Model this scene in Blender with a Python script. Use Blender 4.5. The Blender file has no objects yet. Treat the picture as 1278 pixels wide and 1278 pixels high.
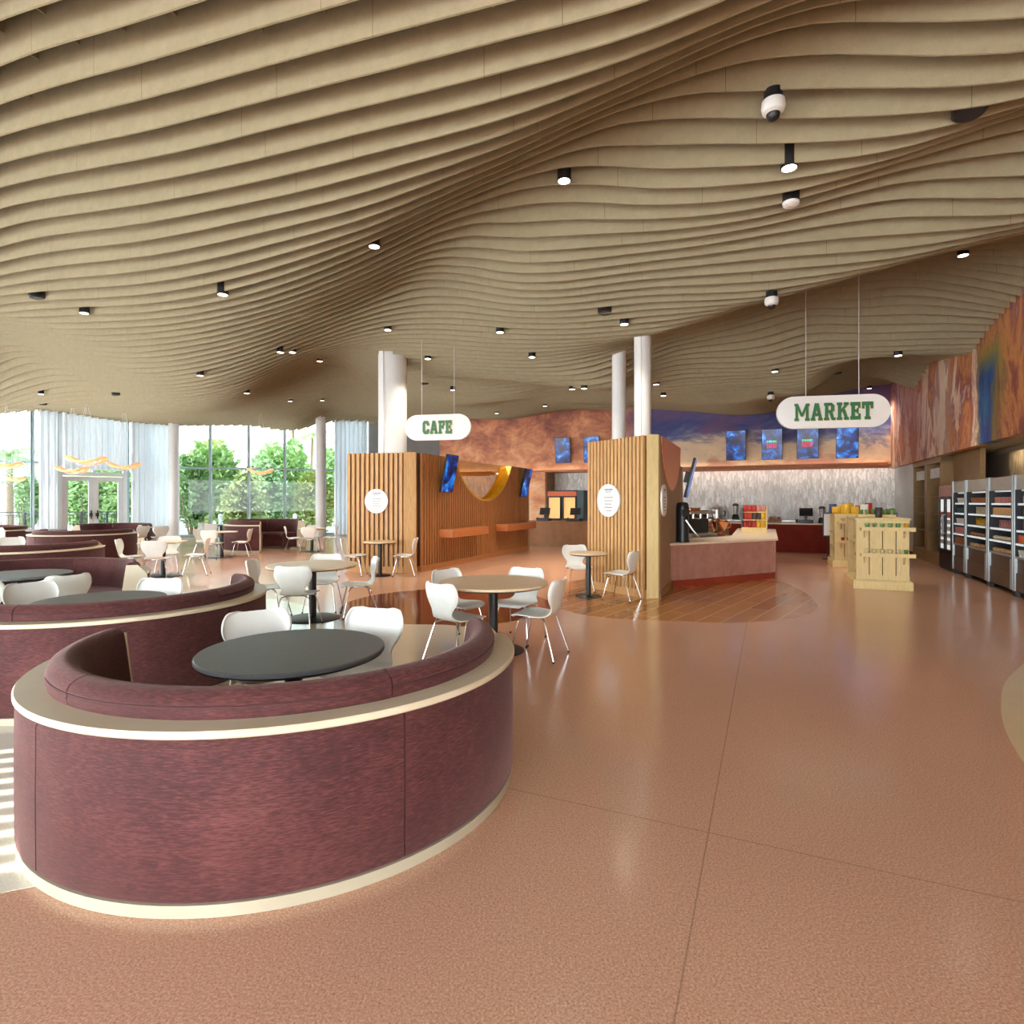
import bpy, bmesh, math, random
import numpy as np
from mathutils import Vector, Matrix
random.seed(7)
C = bpy.context.scene.collection
PI = math.pi
R = math.radians
F, HOR = 720.0, 626.0
AZ = R(24.0)
CA, SA = math.cos(AZ), math.sin(AZ)

def X(px, d):                      # metres to the right of the lens for a point d metres away
    return (px - 639.0) / F * d
def W(s, t):                       # building grid (s across, t along) to world
    return (s * CA + t * SA, -s * SA + t * CA)
def ST(x, y):
    return (x * CA - y * SA, x * SA + y * CA)

# ------------------------------------------------------------------ materials
def new_mat(name):
    m = bpy.data.materials.new(name)
    m.use_nodes = True
    nt = m.node_tree
    return m, nt, nt.nodes['Principled BSDF']

def N(nt, typ, **kw):
    n = nt.nodes.new(typ)
    for k, v in kw.items():
        if k in n.inputs:
            n.inputs[k].default_value = v
        else:
            setattr(n, k, v)
    return n

def c4(c):
    return (c[0], c[1], c[2], 1.0)

def srgb(r, g, b):
    f = lambda v: ((v / 255 + .055) / 1.055) ** 2.4 if v > 10 else v / 255 / 12.92
    return (f(r), f(g), f(b))

def coords(nt, scale=(1, 1, 1)):
    tc = nt.nodes.new('ShaderNodeTexCoord')
    mp = nt.nodes.new('ShaderNodeMapping')
    mp.inputs['Scale'].default_value = scale
    nt.links.new(tc.outputs['Object'], mp.inputs['Vector'])
    return mp.outputs['Vector']

def ramp(nt, fac, stops, interp='LINEAR'):
    r = nt.nodes.new('ShaderNodeValToRGB')
    r.color_ramp.interpolation = interp
    el = r.color_ramp.elements
    while len(el) > 1:
        el.remove(el[-1])
    el[0].position, el[0].color = stops[0][0], c4(stops[0][1])
    for p, c in stops[1:]:
        e = el.new(p)
        e.color = c4(c)
    nt.links.new(fac, r.inputs['Fac'])
    return r.outputs['Color']

def math_n(nt, op, a, b=None, c=None, clamp=False):
    n = nt.nodes.new('ShaderNodeMath')
    n.operation = op
    n.use_clamp = clamp
    for i, v in enumerate((a, b, c)):
        if v is None:
            continue
        if isinstance(v, (int, float)):
            n.inputs[i].default_value = v
        else:
            nt.links.new(v, n.inputs[i])
    return n.outputs[0]

def mixc(nt, fac, a, b):
    n = nt.nodes.new('ShaderNodeMix')
    n.data_type = 'RGBA'
    for i, v in ((0, fac), (6, a), (7, b)):
        if isinstance(v, (int, float)):
            n.inputs[i].default_value = v
        elif isinstance(v, tuple):
            n.inputs[i].default_value = c4(v)
        else:
            nt.links.new(v, n.inputs[i])
    return n.outputs[2]

def noise(nt, vec, scale, detail=3.0, rough=.55, dist=0.0):
    n = N(nt, 'ShaderNodeTexNoise', Scale=scale, Detail=detail, Roughness=rough, Distortion=dist)
    nt.links.new(vec, n.inputs['Vector'])
    return n.outputs['Fac']

def bump(nt, b, h, strength, dist=.01):
    n = N(nt, 'ShaderNodeBump', Strength=strength, Distance=dist)
    nt.links.new(h, n.inputs['Height'])
    nt.links.new(n.outputs['Normal'], b.inputs['Normal'])

def pmat(name, c1, c2=None, scale=20.0, stretch=(1, 1, 1), rough=.5, metal=0.0, bmp=0.0, coat=0.0, detail=3.0, spec=.5):
    m, nt, b = new_mat(name)
    if c2 is None:
        c2 = tuple(v * .88 for v in c1)
    v = coords(nt, stretch)
    n = noise(nt, v, scale, detail)
    nt.links.new(ramp(nt, n, [(.3, c2), (.7, c1)]), b.inputs['Base Color'])
    b.inputs['Roughness'].default_value = rough
    b.inputs['Metallic'].default_value = metal
    b.inputs['Coat Weight'].default_value = coat
    b.inputs['Specular IOR Level'].default_value = spec
    if bmp:
        bump(nt, b, n, bmp)
    return m

def emat(name, c, strength):
    m, nt, b = new_mat(name)
    b.inputs['Base Color'].default_value = c4(c)
    b.inputs['Emission Color'].default_value = c4(c)
    b.inputs['Emission Strength'].default_value = strength
    return m

M = {}
M['white_shell'] = pmat('white_plastic', srgb(236, 238, 232), srgb(228, 230, 226), 6, rough=.32)
M['chrome'] = pmat('chrome', (.75, .75, .76), (.65, .65, .66), 8, rough=.16, metal=1)
M['black'] = pmat('black_coating', (.016, .016, .018), (.012, .012, .013), 20, rough=.4)
M['rubber'] = pmat('rubber', (.02, .02, .02), None, 20, rough=.8)
M['grey_top'] = pmat('grey_laminate', srgb(108, 110, 110), srgb(100, 102, 102), 60, rough=.45)
M['oak_top'] = pmat('pale_laminate', srgb(226, 202, 170), srgb(214, 186, 150), 5, (1, 9, 1), rough=.35)
M['cream'] = pmat('cream_solid_surface', srgb(216, 204, 178), srgb(206, 192, 164), 3, rough=.4)
M['oak'] = pmat('light_oak', srgb(205, 162, 104), srgb(180, 134, 80), 9, (6, 6, .5), rough=.5, bmp=.05)
M['oak_dark'] = pmat('dark_oak', srgb(120, 80, 42), srgb(96, 62, 32), 9, (6, 6, .5), rough=.6)  # dark wood of the backing behind the oak slats
M['walnut'] = pmat('warm_timber', srgb(190, 130, 76), srgb(162, 104, 56), 9, (6, 6, .5), rough=.5, bmp=.05)
M['walnut_dark'] = pmat('timber_backing', srgb(74, 42, 20), srgb(56, 32, 15), 9, (6, 6, .5), rough=.6)
M['oak_shade'] = pmat('oak_shaded_face', srgb(158, 114, 68), srgb(134, 94, 54), 9, (6, 6, .5), rough=.5, bmp=.05)  # oak toned darker for the shaded face of the wedge screen
M['shelf_wood'] = pmat('ledge_timber', srgb(196, 122, 66), srgb(172, 100, 52), 6, (1, 8, 8), rough=.45)
M['display_wood'] = pmat('pale_painted_timber', srgb(222, 200, 144), srgb(208, 184, 128), 7, (5, 5, .6), rough=.6)
M['display_gap'] = pmat('dark_groove', (.02, .015, .01), None, 20, rough=.8)
M['white_paint'] = pmat('white_paint', srgb(232, 233, 232), srgb(226, 227, 227), 3, rough=.45)
M['grey_wall'] = pmat('grey_paint', srgb(122, 118, 114), srgb(112, 108, 104), 2, rough=.7)
M['pier'] = pmat('pale_grey_panel', srgb(206, 208, 208), srgb(198, 200, 200), 2, rough=.6)
M['deck'] = pmat('dark_deck', srgb(46, 34, 24), srgb(38, 28, 20), 3, rough=.9)
M['soffit'] = pmat('soffit_paint', srgb(150, 138, 122), srgb(142, 130, 114), 2, rough=.7)
M['alu'] = pmat('aluminium', srgb(176, 184, 188), srgb(164, 172, 176), 6, rough=.4, metal=.5)
M['mullion'] = pmat('blue_grey_frame', srgb(150, 168, 172), srgb(140, 158, 163), 6, rough=.45)
M['steel'] = pmat('brushed_steel', (.55, .54, .52), (.45, .44, .42), 12, (1, 1, 9), rough=.28, metal=1)
M['copper'] = pmat('copper', (.7, .33, .16), (.55, .22, .1), 9, rough=.25, metal=1)
M['redwood'] = pmat('dark_red_front', srgb(128, 40, 24), srgb(112, 32, 18), 4, rough=.7, spec=.2)
M['redkick'] = pmat('red_kick', srgb(156, 60, 38), srgb(140, 50, 32), 5, rough=.4)
M['brown_counter'] = pmat('brown_counter', srgb(160, 112, 68), srgb(140, 96, 56), 5, (1, 1, .5), rough=.5)
M['stone_top'] = pmat('pale_stone', srgb(232, 214, 190), srgb(220, 200, 174), 12, rough=.3)
M['pink_tile'] = pmat('dusty_pink_tile', srgb(190, 138, 122), srgb(172, 120, 106), 6, rough=.4)
M['cooler_dark'] = pmat('cooler_interior', srgb(40, 42, 46), srgb(30, 32, 36), 4, rough=.5)
M['cooler_brown'] = pmat('cooler_kick', srgb(92, 72, 58), srgb(78, 60, 48), 4, rough=.5)
M['cooler_head'] = pmat('cooler_header', srgb(176, 170, 160), srgb(166, 160, 150), 4, rough=.5)
M['olive'] = pmat('olive_cabinet', srgb(150, 118, 72), srgb(132, 102, 60), 5, (1, 1, .5), rough=.5)
M['olive_dark'] = pmat('cabinet_inside', srgb(92, 70, 42), srgb(76, 56, 34), 5, rough=.6)
M['gold'] = pmat('yellow_reveal', srgb(226, 178, 40), srgb(208, 156, 26), 5, rough=.35, metal=.2)
M['amber'] = pmat('amber_panel', srgb(240, 158, 92), srgb(224, 138, 74), 6, (6, 6, .6), rough=.4)
M['leaf'] = pmat('leaf', srgb(186, 206, 140), srgb(134, 168, 100), 2.5, rough=.6)
M['leaf2'] = pmat('leaf_dark', srgb(160, 184, 122), srgb(112, 146, 88), 2.5, rough=.6)
M['leaf3'] = pmat('leaf_yellow', srgb(200, 198, 124), srgb(150, 168, 96), 2.5, rough=.6)
M['bark'] = pmat('bark', srgb(168, 142, 112), srgb(130, 106, 82), 14, (1, 1, 4), rough=.9)
M['concrete'] = pmat('pale_paving', srgb(214, 208, 198), srgb(200, 194, 184), 3, rough=.8)
M['far_building'] = pmat('white_render', srgb(222, 222, 220), srgb(214, 214, 212), 1, rough=.8)
M['sign_white'] = pmat('sign_white', srgb(240, 238, 236), srgb(236, 234, 232), 3, rough=.4)
M['green'] = pmat('sign_green', srgb(52, 120, 76), srgb(44, 108, 66), 12, rough=.45)
M['gold_edge'] = pmat('letter_edge', srgb(206, 176, 110), srgb(196, 164, 98), 12, rough=.4)
M['ink'] = pmat('ink', srgb(90, 84, 84), None, 20, rough=.6)
M['ink_red'] = pmat('ink_red', srgb(180, 96, 90), None, 20, rough=.6)
M['lamp_lens'] = emat('lamp_lens', (1.0, .86, .68), 6)
M['cooler_led'] = emat('cooler_led', (.80, .93, 1.0), .30)
M['warm_glow'] = emat('oven_glow', (1.0, .45, .16), .55)
M['fridge_glow'] = emat('fridge_light', (.88, .93, .95), .5)
M['cream_light'] = emat('pendant_glow', (1.0, .50, .20), .5)
M['cove_led'] = emat('cove_led', (1.0, .84, .64), 5)
M['alcove_led'] = emat('alcove_led', (1.0, .84, .64), 16)
M['cove_cool'] = emat('cove_cool', (1.0, .94, .85), 11)
M['plinth'] = pmat('plinth_cream', srgb(176, 166, 144), srgb(166, 156, 134), 3, rough=.7)
M['piping'] = pmat('dark_piping', srgb(70, 34, 34), None, 20, rough=.8)
M['white_cord'] = pmat('white_cord', srgb(225, 225, 225), None, 10, rough=.5)
for nm, c in dict(pk_tan=(214, 170, 112), pk_brown=(164, 104, 62), pk_cream=(232, 214, 170), pk_red=(186, 52, 40), pk_dark=(60, 48, 52),
                  pk_orange=(222, 106, 58), pk_yellow=(232, 184, 44), pk_green=(104, 146, 74), pk_mint=(126, 176, 112),
                  pk_blue=(48, 74, 120), pk_pink=(204, 138, 128), pk_white=(226, 224, 216), pk_teal=(58, 84, 92), pk_lime=(176, 178, 74)).items():
    M[nm] = pmat('pack_' + nm[3:], srgb(*c), tuple(v * .6 for v in srgb(*c)), 30, rough=.45)

def fabric():
    m, nt, b = new_mat('red_velvet')
    v = coords(nt, (26, 26, 200))
    n1 = noise(nt, v, 1.0, 4, .65)
    v2 = coords(nt, (2.2, 2.2, 2.2))
    n2 = noise(nt, v2, 1.0, 3, .6)
    f = math_n(nt, 'ADD', math_n(nt, 'MULTIPLY', n1, .65), math_n(nt, 'MULTIPLY', n2, .35))
    nt.links.new(ramp(nt, f, [(.30, srgb(40, 21, 22)), (.5, srgb(73, 36, 36)), (.70, srgb(108, 62, 60))]), b.inputs['Base Color'])
    b.inputs['Roughness'].default_value = .75
    b.inputs['Sheen Weight'].default_value = .25
    b.inputs['Sheen Tint'].default_value = c4(srgb(230, 190, 185))
    b.inputs['Specular IOR Level'].default_value = .25
    bump(nt, b, n1, .12, .004)
    return m
M['fabric'] = fabric()

def baffle_mat():
    m, nt, b = new_mat('felt_baffle')
    v = coords(nt, (1, 1, 1))
    n = noise(nt, v, 9, 5, .7)
    fine = noise(nt, coords(nt, (60, 60, 160)), 1.0, 2)
    f = math_n(nt, 'ADD', math_n(nt, 'MULTIPLY', n, .6), math_n(nt, 'MULTIPLY', fine, .4))
    col = ramp(nt, f, [(.3, srgb(147, 135, 109)), (.7, srgb(166, 153, 125))])
    tc = nt.nodes.new('ShaderNodeTexCoord')
    sx = nt.nodes.new('ShaderNodeSeparateXYZ')
    nt.links.new(tc.outputs['Object'], sx.inputs[0])
    oi = nt.nodes.new('ShaderNodeObjectInfo')
    u = math_n(nt, 'FRACT', math_n(nt, 'ADD', math_n(nt, 'DIVIDE', sx.outputs[0], 2.44), math_n(nt, 'ADD', oi.outputs['Random'], 20.0)))
    seam = math_n(nt, 'LESS_THAN', u, .0022)
    col = mixc(nt, math_n(nt, 'MULTIPLY', seam, .7), col, srgb(90, 72, 50))
    nt.links.new(col, b.inputs['Base Color'])
    b.inputs['Roughness'].default_value = .9
    b.inputs['Specular IOR Level'].default_value = .2
    return m
M['baffle'] = baffle_mat()

def floor_mat(name, lo, mid, hi, rough, joints=False, sp=1.0):
    m, nt, b = new_mat(name)
    v = coords(nt, (1, 1, 1))
    n1 = noise(nt, v, 115, 3, .7)
    n2 = noise(nt, v, .55, 3, .5)
    col = ramp(nt, n1, [(.30, lo), (.5, mid), (.72, hi)])
    vo = N(nt, 'ShaderNodeTexVoronoi', Scale=95.0)
    nt.links.new(v, vo.inputs['Vector'])
    spk = math_n(nt, 'LESS_THAN', vo.outputs['Distance'], .22)
    sc = nt.nodes.new('ShaderNodeSeparateColor')
    nt.links.new(vo.outputs['Color'], sc.inputs[0])
    pick = math_n(nt, 'MULTIPLY', spk, math_n(nt, 'GREATER_THAN', sc.outputs[0], .72))
    col = mixc(nt, math_n(nt, 'MULTIPLY', pick, .55 * sp), col, tuple(x * .55 for x in lo))
    pick2 = math_n(nt, 'MULTIPLY', spk, math_n(nt, 'LESS_THAN', sc.outputs[0], .16))
    col = mixc(nt, math_n(nt, 'MULTIPLY', pick2, .4 * sp), col, tuple(min(1, x * 1.5) for x in hi))
    hs = N(nt, 'ShaderNodeHueSaturation')
    nt.links.new(col, hs.inputs['Color'])
    nt.links.new(math_n(nt, 'MULTIPLY_ADD', n2, .24, .88), hs.inputs['Value'])
    col = hs.outputs['Color']
    if joints:
        tc = nt.nodes.new('ShaderNodeTexCoord')
        s_ = nt.nodes.new('ShaderNodeSeparateXYZ')
        nt.links.new(tc.outputs['Object'], s_.inputs[0])
        ss = math_n(nt, 'SUBTRACT', math_n(nt, 'MULTIPLY', s_.outputs[0], CA), math_n(nt, 'MULTIPLY', s_.outputs[1], SA))
        tt = math_n(nt, 'ADD', math_n(nt, 'MULTIPLY', s_.outputs[0], SA), math_n(nt, 'MULTIPLY', s_.outputs[1], CA))
        js = math_n(nt, 'LESS_THAN', math_n(nt, 'FRACT', math_n(nt, 'DIVIDE', math_n(nt, 'ADD', ss, 36.27), 6.0)), .0012)
        jt = math_n(nt, 'LESS_THAN', math_n(nt, 'FRACT', math_n(nt, 'DIVIDE', math_n(nt, 'ADD', tt, 33.07), 6.0)), .0012)
        j = math_n(nt, 'MAXIMUM', js, jt)
        col = mixc(nt, math_n(nt, 'MULTIPLY', j, .45), col, tuple(x * .5 for x in lo))
    nt.links.new(col, b.inputs['Base Color'])
    b.inputs['Roughness'].default_value = rough
    b.inputs['Specular IOR Level'].default_value = .5
    bump(nt, b, noise(nt, v, 1.6, 2), .02, .02)
    return m
M['floor'] = floor_mat('terracotta_terrazzo', srgb(166, 122, 98), srgb(206, 158, 130), srgb(232, 190, 164), .17, True)
M['floor_cream'] = floor_mat('cream_terrazzo', srgb(214, 208, 192), srgb(228, 223, 208), srgb(238, 234, 222), .13, False, .15)
M['floor_maroon'] = floor_mat('maroon_terrazzo', srgb(92, 44, 34), srgb(116, 58, 44), srgb(138, 76, 58), .10)
M['floor_leaf'] = floor_mat('sand_terrazzo', srgb(214, 186, 146), srgb(224, 198, 158), srgb(232, 208, 172), .12, False, .1)

def plank_floor():
    m, nt, b = new_mat('plank_floor')
    tc = nt.nodes.new('ShaderNodeTexCoord')
    mp = nt.nodes.new('ShaderNodeMapping')
    mp.inputs['Rotation'].default_value = (0, 0, R(24 + 90 + 14))
    nt.links.new(tc.outputs['Object'], mp.inputs['Vector'])
    br = N(nt, 'ShaderNodeTexBrick', Scale=1.0)
    br.offset = .37
    nt.links.new(mp.outputs['Vector'], br.inputs['Vector'])
    br.inputs['Brick Width'].default_value = 1.5
    br.inputs['Row Height'].default_value = .28
    br.inputs['Mortar Size'].default_value = .006
    br.inputs['Color1'].default_value = c4(srgb(184, 128, 76))
    br.inputs['Color2'].default_value = c4(srgb(160, 106, 60))
    br.inputs['Mortar'].default_value = c4(srgb(226, 190, 140))
    mp2 = nt.nodes.new('ShaderNodeMapping')
    mp2.inputs['Scale'].default_value = (2, 26, 1)
    nt.links.new(mp.outputs['Vector'], mp2.inputs['Vector'])
    g = noise(nt, mp2.outputs['Vector'], 1.0, 4, .6)
    hs = N(nt, 'ShaderNodeHueSaturation')
    nt.links.new(br.outputs['Color'], hs.inputs['Color'])
    nt.links.new(math_n(nt, 'MULTIPLY_ADD', g, .5, .75), hs.inputs['Value'])
    nt.links.new(hs.outputs['Color'], b.inputs['Base Color'])
    b.inputs['Roughness'].default_value = .16
    return m
M['planks'] = plank_floor()

def back_mural():
    m, nt, b = new_mat('sky_and_copper_mural')
    tc = nt.nodes.new('ShaderNodeTexCoord')
    s_ = nt.nodes.new('ShaderNodeSeparateXYZ')
    nt.links.new(tc.outputs['Object'], s_.inputs[0])
    v = coords(nt, (.55, .55, 1.1))
    n1 = noise(nt, v, 1.3, 6, .62, .6)
    n2 = noise(nt, coords(nt, (1, 1, 2.6)), 2.1, 6, .6, .8)
    z = math_n(nt, 'DIVIDE', math_n(nt, 'SUBTRACT', s_.outputs[2], 2.8), 2.3)
    f = math_n(nt, 'ADD', z, math_n(nt, 'MULTIPLY', math_n(nt, 'SUBTRACT', n1, .5), 1.15))
    f = math_n(nt, 'ADD', f, math_n(nt, 'MULTIPLY', math_n(nt, 'SUBTRACT', n2, .5), .35))
    sky = ramp(nt, f, [(0.0, srgb(214, 162, 132)), (.16, srgb(240, 214, 176)), (.36, srgb(226, 200, 172)), (.46, srgb(150, 146, 160)), (.6, srgb(86, 94, 150)), (.8, srgb(58, 64, 126)), (1.0, srgb(92, 84, 136))])
    # magenta and blue accents
    n3 = noise(nt, coords(nt, (.5, .5, .8)), 1.1, 4, .5)
    sky = mixc(nt, math_n(nt, 'MULTIPLY', math_n(nt, 'GREATER_THAN', n3, .56), .0), sky, srgb(150, 84, 96))
    acc = ramp(nt, n3, [(.52, (0, 0, 0)), (.68, (1, 1, 1))])
    sky = mixc(nt, math_n(nt, 'MULTIPLY', acc, .35), sky, srgb(160, 92, 100))
    n4 = noise(nt, coords(nt, (1.1, 1.1, 1.5)), 1.0, 8, .72, .35)
    f4 = math_n(nt, 'ADD', n4, math_n(nt, 'MULTIPLY', math_n(nt, 'SUBTRACT', .45, z), .16))
    cop = ramp(nt, f4, [(.28, srgb(140, 84, 72)), (.42, srgb(196, 124, 92)), (.55, srgb(228, 160, 116)), (.72, srgb(244, 204, 162))])
    w = math_n(nt, 'ADD', s_.outputs[0], math_n(nt, 'MULTIPLY', n1, 1.2))
    w = math_n(nt, 'MULTIPLY', math_n(nt, 'ADD', w, 4.9), 1.3, None, True)
    nt.links.new(mixc(nt, w, cop, sky), b.inputs['Base Color'])
    b.inputs['Roughness'].default_value = .6
    bump(nt, b, n4, .25, .05)
    return m
M['mural_back'] = back_mural()

def right_mural():
    m, nt, b = new_mat('canyon_mural')
    tc = nt.nodes.new('ShaderNodeTexCoord')
    s_ = nt.nodes.new('ShaderNodeSeparateXYZ')
    nt.links.new(tc.outputs['Object'], s_.inputs[0])
    t, z = s_.outputs[1], s_.outputs[2]
    mp = nt.nodes.new('ShaderNodeMapping')
    mp.inputs['Rotation'].default_value = (R(-14), 0, 0)
    mp.inputs['Scale'].default_value = (1, .85, .36)
    nt.links.new(tc.outputs['Object'], mp.inputs['Vector'])
    n1 = noise(nt, mp.outputs['Vector'], 1.5, 8, .66, .7)
    n2 = noise(nt, mp.outputs['Vector'], .45, 3, .5)
    f = math_n(nt, 'ADD', math_n(nt, 'MULTIPLY', n1, .75), math_n(nt, 'MULTIPLY', n2, .25))
    col = ramp(nt, f, [(.30, srgb(84, 48, 40)), (.41, srgb(150, 82, 66)), (.47, srgb(204, 138, 78)), (.52, srgb(146, 80, 78)), (.58, srgb(236, 208, 182)), (.66, srgb(186, 116, 88)), (.75, srgb(120, 66, 58))])
    def band(c, wdt, zmax, zw):
        d = math_n(nt, 'ABSOLUTE', math_n(nt, 'SUBTRACT', math_n(nt, 'ADD', t, math_n(nt, 'MULTIPLY', math_n(nt, 'SUBTRACT', n1, .5), 2.4)), c))
        a = math_n(nt, 'SUBTRACT', 1.0, math_n(nt, 'DIVIDE', math_n(nt, 'SUBTRACT', d, wdt * .6), wdt * .6), None, True)
        zz = math_n(nt, 'DIVIDE', math_n(nt, 'SUBTRACT', zmax, z), zw, None, True)
        return math_n(nt, 'MULTIPLY', a, zz)
    col = mixc(nt, band(13.55, .75, 4.75, .5), col, srgb(128, 130, 48))
    blue = ramp(nt, n1, [(.38, srgb(38, 40, 104)), (.52, srgb(44, 84, 150)), (.6, srgb(36, 122, 120))])
    col = mixc(nt, band(13.6, .55, 4.4, .4), col, blue)
    wh = math_n(nt, 'MULTIPLY', band(16.6, .8, 5.2, .3), ramp(nt, n1, [(.4, (0, 0, 0)), (.6, (1, 1, 1))]))
    col = mixc(nt, math_n(nt, 'MULTIPLY', wh, .8), col, srgb(226, 206, 184))
    org = band(20.3, 1.6, 5.6, .4)
    col = mixc(nt, math_n(nt, 'MULTIPLY', org, .55), col, srgb(176, 90, 48))
    nt.links.new(col, b.inputs['Base Color'])
    b.inputs['Roughness'].default_value = .6
    return m
M['mural_right'] = right_mural()

def tile_mat(name, lo, hi):
    m, nt, b = new_mat(name)
    tc = nt.nodes.new('ShaderNodeTexCoord')
    mp = nt.nodes.new('ShaderNodeMapping')
    mp.inputs['Scale'].default_value = (15, 15, 3.4)
    nt.links.new(tc.outputs['Object'], mp.inputs['Vector'])
    vo = N(nt, 'ShaderNodeTexVoronoi', Scale=1.0, Randomness=.9)
    vo.feature = 'DISTANCE_TO_EDGE'
    nt.links.new(mp.outputs['Vector'], vo.inputs['Vector'])
    vc = N(nt, 'ShaderNodeTexVoronoi', Scale=1.0, Randomness=.9)
    nt.links.new(mp.outputs['Vector'], vc.inputs['Vector'])
    sc = nt.nodes.new('ShaderNodeSeparateColor')
    nt.links.new(vc.outputs['Color'], sc.inputs[0])
    big = noise(nt, coords(nt, (.8, .8, 1.4)), 1.0, 3)
    f = math_n(nt, 'ADD', math_n(nt, 'MULTIPLY', sc.outputs[0], .6), math_n(nt, 'MULTIPLY', big, .4))
    col = ramp(nt, f, [(.2, lo), (.75, hi)])
    edge = math_n(nt, 'LESS_THAN', vo.outputs['Distance'], .06)
    col = mixc(nt, math_n(nt, 'MULTIPLY', edge, .28), col, tuple(x * .45 for x in lo))
    nt.links.new(col, b.inputs['Base Color'])
    b.inputs['Roughness'].default_value = .22
    bump(nt, b, vo.outputs['Distance'], .6, .03)
    return m
M['tile'] = tile_mat('pearl_tile', srgb(206, 204, 196), srgb(250, 249, 245))
M['tile_warm'] = tile_mat('sand_tile', srgb(180, 158, 122), srgb(226, 204, 168))

def glass_mat(name, tint, refl):
    m = bpy.data.materials.new(name)
    m.use_nodes = True
    nt = m.node_tree
    nt.nodes.clear()
    out = nt.nodes.new('ShaderNodeOutputMaterial')
    tr = N(nt, 'ShaderNodeBsdfTransparent', Color=c4(tint))
    gl = N(nt, 'ShaderNodeBsdfGlossy', Roughness=.02)
    mx = N(nt, 'ShaderNodeMixShader', Fac=refl)
    nt.links.new(tr.outputs[0], mx.inputs[1])
    nt.links.new(gl.outputs[0], mx.inputs[2])
    nt.links.new(mx.outputs[0], out.inputs['Surface'])
    return m
M['glass'] = glass_mat('window_glass', (.52, .55, .555), .012)
M['amber_glass'] = glass_mat('amber_glass', (.85, .66, .28), .35)

def cloth_mat(name, c, trans):
    m = bpy.data.materials.new(name)
    m.use_nodes = True
    nt = m.node_tree
    nt.nodes.clear()
    out = nt.nodes.new('ShaderNodeOutputMaterial')
    v = coords(nt, (6, 6, 1))
    col = ramp(nt, noise(nt, v, 2, 2), [(.3, tuple(x * .94 for x in c)), (.7, c)])
    d = nt.nodes.new('ShaderNodeBsdfDiffuse')
    t = nt.nodes.new('ShaderNodeBsdfTranslucent')
    nt.links.new(col, d.inputs['Color'])
    nt.links.new(col, t.inputs['Color'])
    mx = N(nt, 'ShaderNodeMixShader', Fac=trans)
    nt.links.new(d.outputs[0], mx.inputs[1])
    nt.links.new(t.outputs[0], mx.inputs[2])
    nt.links.new(mx.outputs[0], out.inputs['Surface'])
    return m
M['curtain'] = cloth_mat('white_curtain', (.90, .91, .92), .5)
M['sheer'] = cloth_mat('sheer_curtain', (.93, .93, .92), .8)  # strongly translucent so the unseen side wall glows as soft daylight

def screen_mat():
    m, nt, b = new_mat('blue_nebula_screen')
    oi = nt.nodes.new('ShaderNodeObjectInfo')
    tc = nt.nodes.new('ShaderNodeTexCoord')
    ad = nt.nodes.new('ShaderNodeVectorMath')
    ad.operation = 'ADD'
    nt.links.new(tc.outputs['Object'], ad.inputs[0])
    cmb = nt.nodes.new('ShaderNodeCombineXYZ')
    nt.links.new(math_n(nt, 'MULTIPLY', oi.outputs['Random'], 40.0), cmb.inputs[0])
    nt.links.new(cmb.outputs[0], ad.inputs[1])
    n = noise(nt, ad.outputs[0], 3.2, 5, .6, .5)
    col = ramp(nt, n, [(.40, srgb(3, 8, 30)), (.52, srgb(8, 40, 120)), (.62, srgb(24, 120, 215)), (.76, srgb(150, 225, 255))])
    nt.links.new(col, b.inputs['Emission Color'])
    b.inputs['Emission Strength'].default_value = .9
    b.inputs['Base Color'].default_value = (.01, .01, .02, 1)
    b.inputs['Roughness'].default_value = .2
    return m
M['screen'] = screen_mat()
M['screen_green'] = emat('screen_text_green', srgb(120, 220, 130), .8)
M['screen_red'] = emat('screen_text_red', srgb(220, 50, 40), .8)

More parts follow.
